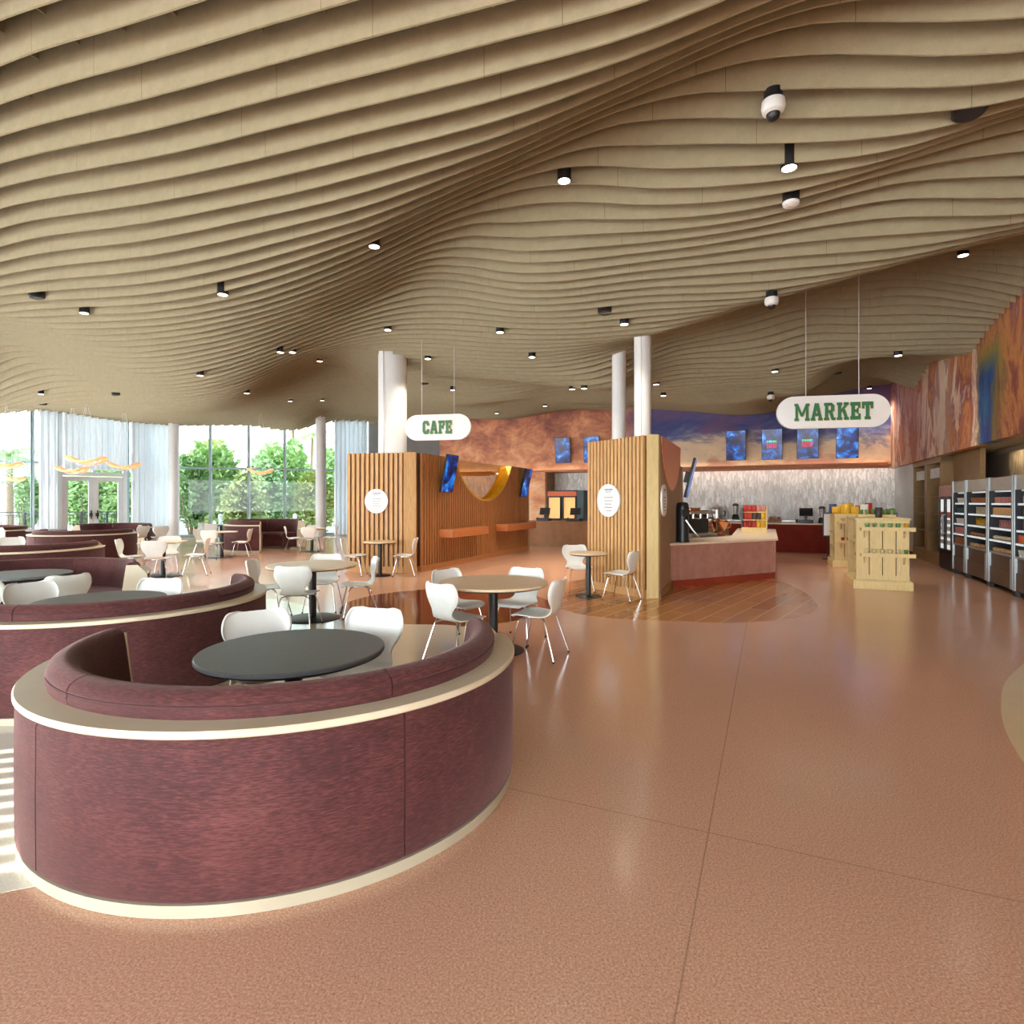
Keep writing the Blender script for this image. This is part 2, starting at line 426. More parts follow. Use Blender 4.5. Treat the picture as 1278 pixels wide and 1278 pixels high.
# ------------------------------------------------------------------ mesh helpers
class MB:
    def __init__(self):
        self.v, self.f = [], []
    def add(self, vs, fs):
        o = len(self.v)
        self.v += [tuple(p) for p in vs]
        self.f += [tuple(i + o for i in q) for q in fs]
    def box(self, x0, x1, y0, y1, z0, z1, rot=0.0, org=(0, 0)):
        vs = []
        c, s = math.cos(rot), math.sin(rot)
        for z in (z0, z1):
            for x, y in ((x0, y0), (x1, y0), (x1, y1), (x0, y1)):
                vs.append((org[0] + x * c - y * s, org[1] + x * s + y * c, z))
        self.add(vs, [(3, 2, 1, 0), (4, 5, 6, 7), (0, 1, 5, 4), (1, 2, 6, 5), (2, 3, 7, 6), (3, 0, 4, 7)])
    def prism(self, poly, z0, z1):
        n = len(poly)
        a = sum(poly[i][0] * poly[(i + 1) % n][1] - poly[(i + 1) % n][0] * poly[i][1] for i in range(n))
        if a < 0:
            poly = poly[::-1]
        self.add([(x, y, z0) for x, y in poly] + [(x, y, z1) for x, y in poly],
                 [tuple(range(n))[::-1], tuple(range(n, 2 * n))] + [(i, (i + 1) % n, n + (i + 1) % n, n + i) for i in range(n)])
    def plate(self, poly, org, ux, uz, th):
        """polygon (u, w) standing in the plane org + u*ux + w*uz, thickened by th along ux x uz"""
        ux, uz = Vector(ux).normalized(), Vector(uz).normalized()
        nn = ux.cross(uz) * th
        n = len(poly)
        o = Vector(org)
        a = [o + ux * u + uz * w for u, w in poly]
        ar = sum(poly[i][0] * poly[(i + 1) % n][1] - poly[(i + 1) % n][0] * poly[i][1] for i in range(n))
        if ar < 0:
            a = a[::-1]
        self.add(a + [p + nn for p in a], [tuple(range(n))[::-1], tuple(range(n, 2 * n))] + [(i, (i + 1) % n, n + (i + 1) % n, n + i) for i in range(n)])
    def lathe(self, prof, n=32, org=(0, 0, 0)):
        k = len(prof)
        vs = []
        for i in range(n):
            a = 2 * PI * i / n
            for r, z in prof:
                vs.append((org[0] + r * math.cos(a), org[1] + r * math.sin(a), org[2] + z))
        fs = []
        for i in range(n):
            j = (i + 1) % n
            for q in range(k - 1):
                fs.append((i * k + q, j * k + q, j * k + q + 1, i * k + q + 1))
        fs.append(tuple(i * k for i in range(n))[::-1])
        fs.append(tuple(i * k + k - 1 for i in range(n)))
        self.add(vs, fs)
    def cyl(self, x, y, r, z0, z1, n=20):
        self.lathe([(r, z0), (r, z1)], n, (x, y, 0))
    def tube(self, pts, r, n=8, r1=None):
        pts = [Vector(p) for p in pts]
        m = len(pts)
        vs, fs = [], []
        up = None
        for i, p in enumerate(pts):
            d = (pts[min(i + 1, m - 1)] - pts[max(i - 1, 0)]).normalized()
            if up is None:
                up = d.orthogonal().normalized()
            else:
                up = (up - d * up.dot(d)).normalized()
            w = d.cross(up)
            rr = r if r1 is None else r + (r1 - r) * i / (m - 1)
            for q in range(n):
                a = 2 * PI * q / n
                vs.append(p + (up * math.cos(a) + w * math.sin(a)) * rr)
        for i in range(m - 1):
            for q in range(n):
                w2 = (q + 1) % n
                fs.append((i * n + q, i * n + w2, (i + 1) * n + w2, (i + 1) * n + q))
        fs.append(tuple(range(n))[::-1])
        fs.append(tuple((m - 1) * n + q for q in range(n)))
        self.add(vs, fs)
    def arc(self, prof, a0, a1, n=40, cx=0, cy=0):
        """closed (r, z) profile swept about the vertical axis from a0 to a1, capped"""
        k = len(prof)
        ar = sum(prof[i][0] * prof[(i + 1) % k][1] - prof[(i + 1) % k][0] * prof[i][1] for i in range(k))
        if ar < 0:
            prof = prof[::-1]
        vs, fs = [], []
        for i in range(n + 1):
            a = a0 + (a1 - a0) * i / n
            for r, z in prof:
                vs.append((cx + r * math.cos(a), cy + r * math.sin(a), z))
        for i in range(n):
            for q in range(k):
                w = (q + 1) % k
                fs.append((i * k + q, (i + 1) * k + q, (i + 1) * k + w, i * k + w)[::-1])
        fs.append(tuple(range(k)))
        fs.append(tuple(n * k + q for q in range(k))[::-1])
        self.add(vs, fs)
    def build(self, name, mat, parent=None, smooth=False, loc=(0, 0, 0), rot=0.0, bevel=0.0, angle=40):
        me = bpy.data.meshes.new(name)
        me.from_pydata(self.v, [], self.f)
        me.update()
        bm = bmesh.new()
        bm.from_mesh(me)
        bmesh.ops.recalc_face_normals(bm, faces=bm.faces)
        if bevel:
            ed = [e for e in bm.edges if len(e.link_faces) == 2 and e.calc_face_angle(0) > .6]
            bmesh.ops.bevel(bm, geom=ed, offset=bevel, segments=2, affect='EDGES', profile=.6)
        bm.to_mesh(me)
        bm.free()
        if smooth or bevel:
            for p in me.polygons:
                p.use_smooth = True
            try:
                me.set_sharp_from_angle(angle=R(angle))
            except Exception:
                pass
        me.materials.append(M[mat] if isinstance(mat, str) else mat)
        o = bpy.data.objects.new(name, me)
        C.objects.link(o)
        o.location = loc
        o.rotation_euler.z = rot
        if parent is not None:
            o.parent = parent
        return o

def tag(o, label=None, cat=None, group=None, kind=None):
    if label: o['label'] = label
    if cat: o['category'] = cat
    if group: o['group'] = group
    if kind: o['kind'] = kind
    return o

def empty(name, loc=(0, 0, 0), rot=0.0, label=None, cat=None, group=None):
    o = bpy.data.objects.new(name, None)
    o.empty_display_size = .1
    C.objects.link(o)
    o.location = loc
    o.rotation_euler.z = rot
    return tag(o, label, cat, group)

def struct(o):
    o['kind'] = 'structure'
    return o

KIDS = {}
def copy_tree(o, parent=None):
    c = o.copy()
    C.objects.link(c)
    if parent is not None:
        c.parent = parent
    for ch in list(o.children):
        copy_tree(ch, c)
    return c

def place(proto, used, loc, rot, label, group=None):
    """the first call hands out the prototype itself, later calls copies of it and of its parts"""
    o = proto if not used else copy_tree(proto)
    used.append(1)
    o.location = loc
    o.rotation_euler.z = rot
    o['label'] = label
    if group:
        o['group'] = group
    return o

def spline(pts, n):
    """Catmull-Rom through rows of numbers, n samples"""
    P = [np.array(p, float) for p in pts]
    P = [2 * P[0] - P[1]] + P + [2 * P[-1] - P[-2]]
    out = []
    m = len(P) - 3
    for i in range(n):
        u = i / (n - 1) * m
        k = min(int(u), m - 1)
        t = u - k
        a, b, c, d = P[k:k + 4]
        out.append(.5 * ((2 * b) + (c - a) * t + (2 * a - 5 * b + 4 * c - d) * t * t + (3 * b - a - 3 * c + d) * t ** 3))
    return out
SPOT_W, SUN_W, SKY_W, EXPO = 105.0, 12.0, 13.0, 0.36
CEIL = """-5.48,2.49,3.76 -6.04,2.74,3.746 -6.6,2.99,3.737 -7.16,3.25,3.725 -7.72,3.5,3.715 -8.28,3.76,3.701 -8.84,4.01,3.689 -9.4,4.26,3.657 -9.95,4.52,3.616 -10.51,4.77,3.586 -11.07,5.03,3.563 -11.63,5.28,3.56 -12.19,5.53,3.57 -12.75,5.79,3.574 -13.31,6.04,3.583 -13.87,6.3,3.66 -14.43,6.55,3.731 -14.99,6.8,3.804 -15.55,7.06,3.871 -16.11,7.31,3.932 -16.67,7.57,3.989 -17.23,7.82,4.039 -17.79,8.07,4.085 -18.35,8.33,4.045 -18.91,8.58,3.995 -19.47,8.84,3.846 -20.03,9.09,3.691 -20.59,9.34,3.506 -21.15,9.6,3.362 -21.71,9.85,3.241 -22.27,10.11,3.137 -22.83,10.36,3.078 -23.39,10.61,3.041 -23.95,10.87,3.056 -24.51,11.12,3.098 -4.32,2.74,3.526 -4.72,2.99,3.513 -5.12,3.25,3.49 -5.53,3.5,3.463 -5.93,3.76,3.441 -6.33,4.01,3.418 -6.73,4.26,3.393 -7.13,4.52,3.361 -7.53,4.77,3.328 -7.93,5.03,3.294 -8.33,5.28,3.258 -8.73,5.53,3.227 -9.13,5.79,3.209 -9.53,6.04,3.198 -9.93,6.3,3.196 -10.34,6.55,3.204 -10.74,6.8,3.198 -11.14,7.06,3.191 -11.54,7.31,3.183 -11.94,7.57,3.158 -12.34,7.82,3.143 -12.74,8.07,3.127 -13.14,8.33,3.115 -13.54,8.58,3.093 -13.94,8.84,3.071 -14.34,9.09,3.068 -14.74,9.34,3.069 -15.14,9.6,3.064 -15.55,9.85,3.055 -15.95,10.11,3.042 -16.35,10.36,3.024 -16.75,10.61,3.001 -17.15,10.87,2.974 -17.55,11.12,2.942 -17.95,11.38,2.92 -18.35,11.63,2.901 -18.75,11.88,2.899 -19.15,12.14,2.95 -19.95,12.65,3.044 -20.76,13.15,3.119 -21.56,13.66,3.177 -22.36,14.17,3.23 -23.16,14.68,3.259 -23.96,15.19,3.274 -24.36,15.44,3.273 -3.31,2.99,3.351 -3.59,3.25,3.323 -3.88,3.5,3.304 -4.16,3.76,3.276 -4.44,4.01,3.245 -4.72,4.26,3.224 -5,4.52,3.208 -5.28,4.77,3.198 -5.56,5.03,3.183 -5.84,5.28,3.165 -6.12,5.53,3.146 -6.4,5.79,3.131 -6.69,6.04,3.126 -6.97,6.3,3.116 -7.25,6.55,3.118 -7.53,6.8,3.13 -7.81,7.06,3.143 -8.09,7.31,3.159 -8.37,7.57,3.163 -8.65,7.82,3.169 -8.93,8.07,3.165 -9.22,8.33,3.158 -9.5,8.58,3.165 -9.78,8.84,3.153 -10.06,9.09,3.145 -10.34,9.34,3.139 -10.62,9.6,3.129 -10.9,9.85,3.121 -11.18,10.11,3.112 -11.46,10.36,3.107 -11.75,10.61,3.107 -12.03,10.87,3.107 -12.31,11.12,3.104 -12.59,11.38,3.107 -12.87,11.63,3.116 -13.15,11.88,3.127 -13.43,12.14,3.14 -13.71,12.39,3.161 -13.99,12.65,3.185 -14.56,13.15,3.239 -15.12,13.66,3.286 -15.68,14.17,3.328 -16.24,14.68,3.364 -16.8,15.19,3.394 -17.37,15.69,3.418 -17.93,16.2,3.437 -18.49,16.71,3.449 -19.05,17.22,3.456 -19.62,17.73,3.457 -20.18,18.23,3.453 -20.74,18.74,3.443 -21.3,19.25,3.426 -2.4,3.25,3.2 -2.59,3.5,3.178 -2.77,3.76,3.163 -2.96,4.01,3.156 -3.15,4.26,3.154 -3.34,4.52,3.157 -3.53,4.77,3.169 -3.71,5.03,3.191 -3.9,5.28,3.225 -4.09,5.53,3.263 -4.28,5.79,3.32 -4.46,6.04,3.373 -4.65,6.3,3.42 -4.84,6.55,3.458 -5.03,6.8,3.49 -5.21,7.06,3.52 -5.4,7.31,3.555 -5.59,7.57,3.592 -5.78,7.82,3.627 -5.96,8.07,3.652 -6.15,8.33,3.672 -6.34,8.58,3.677 -6.53,8.84,3.666 -6.71,9.09,3.658 -6.9,9.34,3.651 -7.09,9.6,3.64 -7.28,9.85,3.631 -7.47,10.11,3.624 -7.65,10.36,3.623 -7.84,10.61,3.617 -8.03,10.87,3.619 -8.22,11.12,3.616 -8.4,11.38,3.613 -8.59,11.63,3.611 -8.78,11.88,3.61 -8.97,12.14,3.609 -9.34,12.65,3.625 -9.72,13.15,3.653 -10.09,13.66,3.672 -10.47,14.17,3.733 -11.03,14.93,3.814 -11.59,15.69,3.883 -12.16,16.46,3.94 -12.72,17.22,3.984 -13.28,17.98,4.016 -13.84,18.74,4.036 -14.41,19.5,4.044 -14.97,20.27,4.039 -15.53,21.03,4.022 -16.1,21.79,3.993 -16.66,22.55,3.952 -1.55,3.5,3.086 -1.67,3.76,3.08 -1.78,4.01,3.092 -1.89,4.26,3.118 -2,4.52,3.173 -2.12,4.77,3.248 -2.23,5.03,3.341 -2.34,5.28,3.433 -2.45,5.53,3.531 -2.57,5.79,3.615 -2.68,6.04,3.68 -2.79,6.3,3.708 -2.91,6.55,3.67 -3.02,6.8,3.589 -3.13,7.06,3.53 -3.24,7.31,3.474 -3.36,7.57,3.436 -3.47,7.82,3.394 -3.58,8.07,3.361 -3.69,8.33,3.347 -3.81,8.58,3.333 -3.92,8.84,3.307 -4.03,9.09,3.288 -4.14,9.34,3.275 -4.26,9.6,3.259 -4.37,9.85,3.241 -4.48,10.11,3.217 -4.6,10.36,3.192 -4.71,10.61,3.185 -4.82,10.87,3.156 -4.93,11.12,3.148 -5.05,11.38,3.128 -5.16,11.63,3.123 -5.27,11.88,3.108 -5.38,12.14,3.088 -5.5,12.39,3.061 -5.61,12.65,3.043 -5.72,12.9,3.021 -5.83,13.15,3.017 -5.95,13.41,3.067 -6.29,14.17,3.228 -6.51,14.68,3.329 -6.62,14.93,3.353 -6.74,15.19,3.313 -6.85,15.44,3.254 -6.96,15.69,3.197 -7.07,15.95,3.156 -7.19,16.2,3.144 -7.64,17.22,3.314 -8.09,18.23,3.468 -8.31,18.74,3.517 -8.54,19.25,3.501 -8.76,19.76,3.479 -8.99,20.27,3.464 -9.21,20.77,3.451 -9.44,21.28,3.446 -9.67,21.79,3.473 -9.89,22.3,3.518 -10.23,23.06,3.601 -0.71,3.5,3.014 -0.76,3.76,3.037 -0.81,4.01,3.098 -0.86,4.26,3.195 -0.91,4.52,3.308 -0.96,4.77,3.423 -1.01,5.03,3.532 -1.06,5.28,3.626 -1.12,5.53,3.64 -1.17,5.79,3.547 -1.22,6.04,3.471 -1.27,6.3,3.405 -1.32,6.55,3.353 -1.37,6.8,3.315 -1.42,7.06,3.282 -1.47,7.31,3.262 -1.52,7.57,3.247 -1.58,7.82,3.228 -1.63,8.07,3.21 -1.68,8.33,3.187 -1.73,8.58,3.163 -1.78,8.84,3.141 -1.83,9.09,3.112 -1.88,9.34,3.089 -1.93,9.6,3.058 -1.99,9.85,3.038 -2.04,10.11,3.016 -2.09,10.36,3.01 -1.86,10.36,2.989 -2.23,12.39,3.353 -2.27,12.65,3.312 -2.32,12.9,3.285 -2.36,13.15,3.236 -2.41,13.41,3.201 -2.46,13.66,3.163 -2.5,13.92,3.121 -2.55,14.17,3.075 -2.59,14.42,3.038 -2.64,14.68,2.986 -2.68,14.93,2.959 -2.73,15.19,2.935 -2.77,15.44,2.926 -2.82,15.69,2.919 -2.87,15.95,2.921 -2.91,16.2,2.92 -3,16.71,2.949 -3.09,17.22,2.979 -3.19,17.73,3.025 -3.37,18.74,3.155 -3.55,19.76,3.275 -3.73,20.77,3.395 -3.92,21.79,3.523 -4.01,22.3,3.58 0,4.01,3.179 0,4.26,3.303 0,4.52,3.435 0,4.77,3.54 0,5.03,3.526 0,5.28,3.431 0,5.53,3.359 0,5.79,3.283 0,6.04,3.225 0,6.3,3.187 0,6.55,3.175 0,6.8,3.183 0,7.06,3.198 0,7.31,3.204 0,7.57,3.204 0,7.82,3.165 0,8.07,3.111 0,8.33,3.049 0,8.58,3.001 0,8.84,2.964 0,9.09,2.964 0,9.34,2.992 0.01,12.14,3.724 0.01,12.39,3.719 0.01,12.65,3.676 0.01,12.9,3.56 0.01,13.15,3.454 0.01,13.41,3.323 0.01,13.66,3.221 0.01,13.92,3.131 0.01,14.17,3.056 0.01,14.42,3.014 0.01,14.68,2.98 0.01,14.93,2.952 0.01,15.19,2.929 0.01,15.44,2.903 0.01,15.69,2.888 0.01,15.95,2.87 0.01,16.2,2.855 0.01,16.46,2.843 0.01,16.71,2.833 0.01,16.96,2.826 0.01,17.73,2.896 0.01,18.23,2.954 0.01,18.74,2.996 0.01,19.25,3.031 0.01,19.76,3.053 0.01,20.27,3.066 0.01,20.77,3.076 0.01,21.28,3.088 0.01,21.79,3.11 0.01,22.3,3.134 0.66,12.14,3.872 0.68,12.39,3.84 0.69,12.65,3.77 0.71,12.9,3.693 0.72,13.15,3.594 0.73,13.41,3.488 0.75,13.66,3.375 0.76,13.92,3.274 0.78,14.17,3.167 0.79,14.42,3.092 0.8,14.68,3.039 0.82,14.93,2.994 0.83,15.19,2.957 0.85,15.44,2.926 0.86,15.69,2.9 0.87,15.95,2.876 0.89,16.2,2.858 0.9,16.46,2.847 0.92,16.71,2.839 0.93,16.96,2.837 1.38,11.88,3.867 1.41,12.14,3.81 1.44,12.39,3.742 1.47,12.65,3.664 1.5,12.9,3.59 1.52,13.15,3.494 1.55,13.41,3.391 1.58,13.66,3.299 1.61,13.92,3.208 1.64,14.17,3.194 1.82,15.69,3.518 1.88,16.2,3.582 1.94,16.71,3.622 2,17.22,3.653 2.05,17.73,3.68 2.11,18.23,3.702 2.17,18.74,3.719 2.23,19.25,3.732 2.29,19.76,3.74 2.35,20.27,3.749 2.41,20.77,3.758 2.47,21.28,3.769 2.53,21.79,3.781 2.58,22.3,3.801 2.67,23.06,3.867 0.81,4.77,3.354 0.86,5.03,3.275 0.9,5.28,3.199 0.94,5.53,3.137 0.99,5.79,3.096 1.03,6.04,3.109 1.08,6.3,3.168 1.12,6.55,3.241 1.16,6.8,3.289 1.21,7.06,3.291 1.25,7.31,3.241 1.29,7.57,3.148 1.34,7.82,3.054 1.38,8.07,2.988 1.42,8.33,2.966 1.47,8.58,3.003 1.94,11.38,3.944 2.03,11.88,3.87 2.07,12.14,3.827 2.12,12.39,3.744 2.16,12.65,3.642 2.2,12.9,3.536 2.25,13.15,3.42 2.29,13.41,3.32 2.33,13.66,3.237 2.38,13.92,3.17 2.42,14.17,3.122 2.46,14.42,3.107 2.51,14.68,3.114 1.51,4.77,3.145 1.59,5.03,3.076 1.67,5.28,3.024 1.75,5.53,3.038 1.83,5.79,3.124 1.92,6.04,3.242 2,6.3,3.32 2.08,6.55,3.326 2.16,6.8,3.242 2.24,7.06,3.124 2.32,7.31,3.021 2.4,7.57,2.952 2.48,7.82,2.971 2.56,8.07,3.024 3.2,10.11,3.692 3.28,10.36,3.666 3.36,10.61,3.658 3.45,10.87,3.61 3.53,11.12,3.546 3.61,11.38,3.478 3.77,11.88,3.31 3.85,12.14,3.255 3.93,12.39,3.223 4.01,12.65,3.164 4.09,12.9,3.138 4.17,13.15,3.118 -7.97,13.66,3.389 -8.56,14.68,3.468 -8.86,15.19,3.408 -9.01,15.44,3.361 -9.16,15.69,3.321 -9.3,15.95,3.288 -9.45,16.2,3.264 -9.75,16.71,3.27 -10.34,17.73,3.367 -10.94,18.74,3.478 -11.53,19.76,3.566 -12.12,20.77,3.644 -12.71,21.79,3.734 -13.31,22.81,3.831 -4.66,13.41,2.891 -5.54,15.95,3.34 -5.63,16.2,3.283 -5.72,16.46,3.242 -5.81,16.71,3.22 -5.98,17.22,3.222 -6.16,17.73,3.251 -6.33,18.23,3.299 -7.04,20.27,3.604 -7.22,20.77,3.617 -7.39,21.28,3.62 -7.57,21.79,3.659 -7.75,22.3,3.717 -8.01,23.06,3.808 -3.46,13.41,2.655 -3.79,14.68,2.871 -4.18,16.2,3.111 -4.31,16.71,3.129 -4.44,17.22,3.136 -4.57,17.73,3.149 -4.7,18.23,3.185 -4.96,19.25,3.305 -5.36,20.77,3.473 -5.95,23.06,3.711 -10.14,11.12,3.646 -10.61,11.63,3.724 -11.07,12.14,3.818 -12,13.15,3.979 -12.46,13.66,3.937 -12.92,14.17,3.88 -13.39,14.68,3.842 -13.85,15.19,3.815 -14.31,15.69,3.813 -14.78,16.2,3.826 -15.24,16.71,3.858 -16.17,17.73,3.905 -17.09,18.74,3.917 -18.02,19.76,3.869 -18.94,20.77,3.715 -17.33,17.73,3.713 -18.82,19.25,3.477 -19.81,20.27,3.348 -20.31,20.77,3.296 -3.53,6.8,3.71 -3.93,7.06,3.7 -4.37,7.31,3.712 -4.88,7.57,3.735 -5.21,7.82,3.739 -5.59,8.07,3.758 -5.98,8.33,3.772 -2.58,6.3,3.7 -2.15,6.04,3.7 -1.61,5.79,3.672 -1.37,5.53,3.691 -1.84,5.53,3.623 -2.17,5.79,3.654 -1.83,5.79,3.687 -1.59,5.53,3.648 -0.62,5.28,3.609 -0.18,5.28,3.475 -0.78,5.28,3.602 -0.14,5.03,3.572 -0.56,5.03,3.568 0.34,4.77,3.521 0.22,4.77,3.537 1.53,5.53,3.04 1.38,5.79,3.089 1.46,5.79,3.093 1.5,6.04,3.152 3.73,15.95,3.236 3.57,16.71,3.405 3.63,19.25,3.167 3.78,12.9,3.248 -8,-7,3.3 -5,-7,3.3 -2,-7,3.3 0,-7,3.3 2,-7,3.3 4,-7,3.3 -8,-4,3.3 -5,-4,3.3 -2,-4,3.3 0,-4,3.3 2,-4,3.3 4,-4,3.3 -8,-1.5,3.3 -5,-1.5,3.3 -2,-1.5,3.3 0,-1.5,3.3 2,-1.5,3.3 4,-1.5,3.3 -14,-7,3.5 -14,0,3.5 -24,12,3.4 -22,8,3.4 -20,4,3.4 -16,24,3.4 -22,18,3.4 -12,3,3.4"""
# ------------------------------------------------------------------ ceiling height field (metres: s, t, drop above the 1.6 m eye line)
cd = np.array([[float(q) for q in p.split(',')] for p in CEIL.split()])
_SX = .6
_Xc = np.c_[cd[:, 0] * _SX, cd[:, 1]]
def _ker(a, b):
    r = np.sqrt(((a[:, None] - b[None]) ** 2).sum(-1)) + 1e-9
    return r * r * np.log(r)
_n = len(cd)
_P = np.c_[np.ones(_n), _Xc]
_w = np.linalg.solve(np.block([[_ker(_Xc, _Xc) + np.eye(_n) * .05, _P], [_P.T, np.zeros((3, 3))]]), np.r_[cd[:, 2], 0, 0, 0])
def ceil_z(s, t):
    a = np.c_[np.atleast_1d(np.asarray(s, float)) * _SX, np.broadcast_to(np.asarray(t, float), np.atleast_1d(s).shape)]
    h = _ker(a, _Xc) @ _w[:_n] + np.c_[np.ones(len(a)), a] @ _w[_n:]
    return 1.6 + np.clip(h, 2.7, 4.25)

FAC = [(-60, 20.9), (40, 21.9), (72, 22.4), (158, 24.2), (207, 25.4), (262, 26.0), (310, 26.5), (355, 26.9), (405, 27.4), (420, 27.6), (458, 28.2)]
FP = [(X(p, d), d) for p, d in FAC]
LEFTW = [(-13.0, -3.0), (-14.0, 4.0), (-17.5, 14.0), FP[0]]
_lw = [ST(*p) for p in LEFTW + FP[1:]]
_lt, _ls = np.array([p[1] for p in _lw]), np.array([p[0] for p in _lw])
def s_left(t):
    return float(np.interp(t, _lt, _ls))

TOPZ = 6.35
T_BACK, S_RIGHT = 23.0, 3.76
SPACING = .254
BAFF = []
kk = range(-30, 81)
for k in kk:
    t = 2.486 + SPACING * k
    s0, s1 = s_left(t) + .25, S_RIGHT - .02
    if t > T_BACK - .1:
        continue
    n = max(30, int((s1 - s0) / .2))
    ss = np.linspace(s0, s1, n)
    zz = ceil_z(ss, t)
    th = .016
    vs, fs = [], []
    for s, z in zip(ss, zz):
        zt = z + .46
        vs += [(s, t - th / 2, z), (s, t + th / 2, z), (s, t + th / 2, zt), (s, t - th / 2, zt)]
    for i in range(n - 1):
        a, b = i * 4, i * 4 + 4
        for q in range(4):
            w = (q + 1) % 4
            fs.append((a + q, b + q, b + w, a + w))
    fs += [(0, 1, 2, 3), tuple(range(4 * n - 4, 4 * n))[::-1]]
    mb = MB(); mb.add(vs, fs)
    o = mb.build('ceiling_baffle', 'baffle', rot=-AZ)
    tag(o, 'tan felt ceiling baffle with a wavy lower edge, one of the long parallel rows', 'ceiling baffle', 'wavy ceiling baffles')
    BAFF.append((k, t, o))
    # short spacer fins standing between this baffle and the next
    if -1 <= k <= 11:
        for q in range(40):
            s = -14.5 + .61 * q + .0
            x, y = W(s, t)
            if y < 1.2 or abs(x) > .93 * y + .3 or s > 3.5:
                continue
            z = float(ceil_z([s], t)[0])
            sp = MB()
            sp.box(s - .006, s + .006, t + th / 2, t + SPACING - th / 2, z + .205, z + .45)
            sp.build('spacer', 'baffle', o)

deck = MB()
deck_poly = [(p[0], p[1]) for p in LEFTW + FP[1:]] + [(-3.2, 26.75), W(S_RIGHT + 1.3, T_BACK + .2), W(S_RIGHT + 1.3, -5.5)]
deck.prism(deck_poly, TOPZ, TOPZ + .2)
struct(deck.build('ceiling', 'deck'))

# ------------------------------------------------------------------ floor and its inlays
fl = MB()
fl.prism(deck_poly, -.15, 0.0)
struct(fl.build('floor', 'floor'))
def smooth_poly(pts, n=10):
    m = len(pts)
    out = []
    for i in range(m):
        a, b, c, d = [np.array(pts[(i + j) % m], float) for j in (-1, 0, 1, 2)]
        for q in range(n):
            t = q / n
            v = .5 * ((2 * b) + (c - a) * t + (2 * a - 5 * b + 4 * c - d) * t * t + (3 * b - a - 3 * c + d) * t ** 3)
            out.append((v[0], v[1]))
    return out
def inlay(name, pts, mat, z):
    mb = MB(); mb.prism(pts, -.02, z)
    return struct(mb.build(name, mat))
inlay('floor_inlay_1', smooth_poly([(-5.2, 1.25), (-3.4, 1.9), (-2.3, 2.28), (-1.7, 2.52), (-.9, 2.9), (-.3, 3.6), (-.05, 4.7), (-.12, 5.9), (-.36, 7.0), (-.75, 7.45), (-1.45, 7.53), (-2.3, 7.75), (-2.9, 8.6), (-4.2, 9.6), (-6.5, 10.2), (-9.0, 9.0), (-10.5, 5.5), (-8.5, 1.6)]), 'floor_cream', .0012)
inlay('floor_inlay_2', [(-1.0 + 1.62 * math.cos(a * PI / 30), 8.98 + 1.62 * math.sin(a * PI / 30)) for a in range(60)], 'floor_maroon', .0008)
inlay('floor_inlay_3', smooth_poly([(.62, 9.0), (1.06, 8.1), (2.04, 7.73), (3.0, 7.62), (3.9, 7.95), (4.55, 8.6), (4.95, 9.5), (5.22, 10.5), (5.3, 11.5), (4.4, 12.3), (2.6, 12.5), (1.2, 11.6), (.65, 10.2)]), 'planks', .0014)
inlay('floor_inlay_4', smooth_poly([(6.6, 6.9), (5.0, 5.65), (4.33, 5.07), (3.84, 4.53), (3.52, 4.13), (3.27, 3.76), (3.02, 3.3), (2.75, 2.5), (2.9, 1.2), (3.5, .2)]) , 'floor_leaf', .0012)

# ------------------------------------------------------------------ walls on the building grid (meshes in s, t, z turned by the grid angle)
def wall(name, mat, boxes):
    mb = MB()
    for b in boxes:
        mb.box(*b)
    return struct(mb.build(name, mat, rot=-AZ))
wall('wall_back', 'mural_back', [(-13.9, -8.7, T_BACK, T_BACK + .2, 0, 2.85), (-5.0, -4.2, T_BACK, T_BACK + .2, 0, 2.8), (-13.9, S_RIGHT + .2, T_BACK, T_BACK + .2, 2.85, TOPZ)])
wall('wall_backsplash', 'tile', [(-4.2, 4.0, T_BACK, T_BACK + .18, 0, 2.85)])
wall('wall_recess', 'tile', [(-8.9, -4.8, T_BACK + 1.2, T_BACK + 1.3, 0, 2.95)])
wall('wall_recess_side', 'brown_counter', [(-8.86, -8.7, T_BACK + .2, T_BACK + 1.2, 0, 2.95), (-5.0, -4.84, T_BACK + .2, T_BACK + 1.2, 0, 2.95), (-8.7, -5.0, T_BACK + .2, T_BACK + 1.2, 2.85, 2.95)])
wall('trim_1', 'shelf_wood', [(-4.2, S_RIGHT, T_BACK - .05, T_BACK, 2.80, 2.87)])
def cove(name, mat, s0, s1, up, label):
    root = empty('cove_light', (0, 0, 0), -AZ, label, 'light strip')
    z = 2.88 if up else 2.74
    w_ = .14 if up else .42
    m = MB(); m.box(s0, s1, T_BACK - w_, T_BACK - w_ + .015, z - .02, z + .05); m.box(s0, s1, T_BACK - w_ + .015, T_BACK - .002, z - .02 if up else z + .035, z - .005 if up else z + .05)
    m.build('housing', 'shelf_wood', root)
    m = MB(); m.box(s0 + .02, s1 - .02, T_BACK - w_ + .03, T_BACK - w_ + .065, z - .004 if up else z + .02, z + .008 if up else z + .034)
    m.build('led_strip', mat, root)
cove('a', 'cove_led', -13.6, -5.1, True, 'slim timber cove light along the foot of the copper mural')
cove('b', 'cove_cool', -4.1, S_RIGHT - .1, False, 'slim timber cove light along the top of the pearl tiled wall')
cove('c', 'cove_led', -4.1, S_RIGHT - .1, True, 'added slim timber cove light along the foot of the sky mural')  # uplight added only to brighten the back wall
ra = empty('cove_light', (0, 0, 0), -AZ, 'slim warm light strip tucked under the soffit above the coolers', 'light strip')
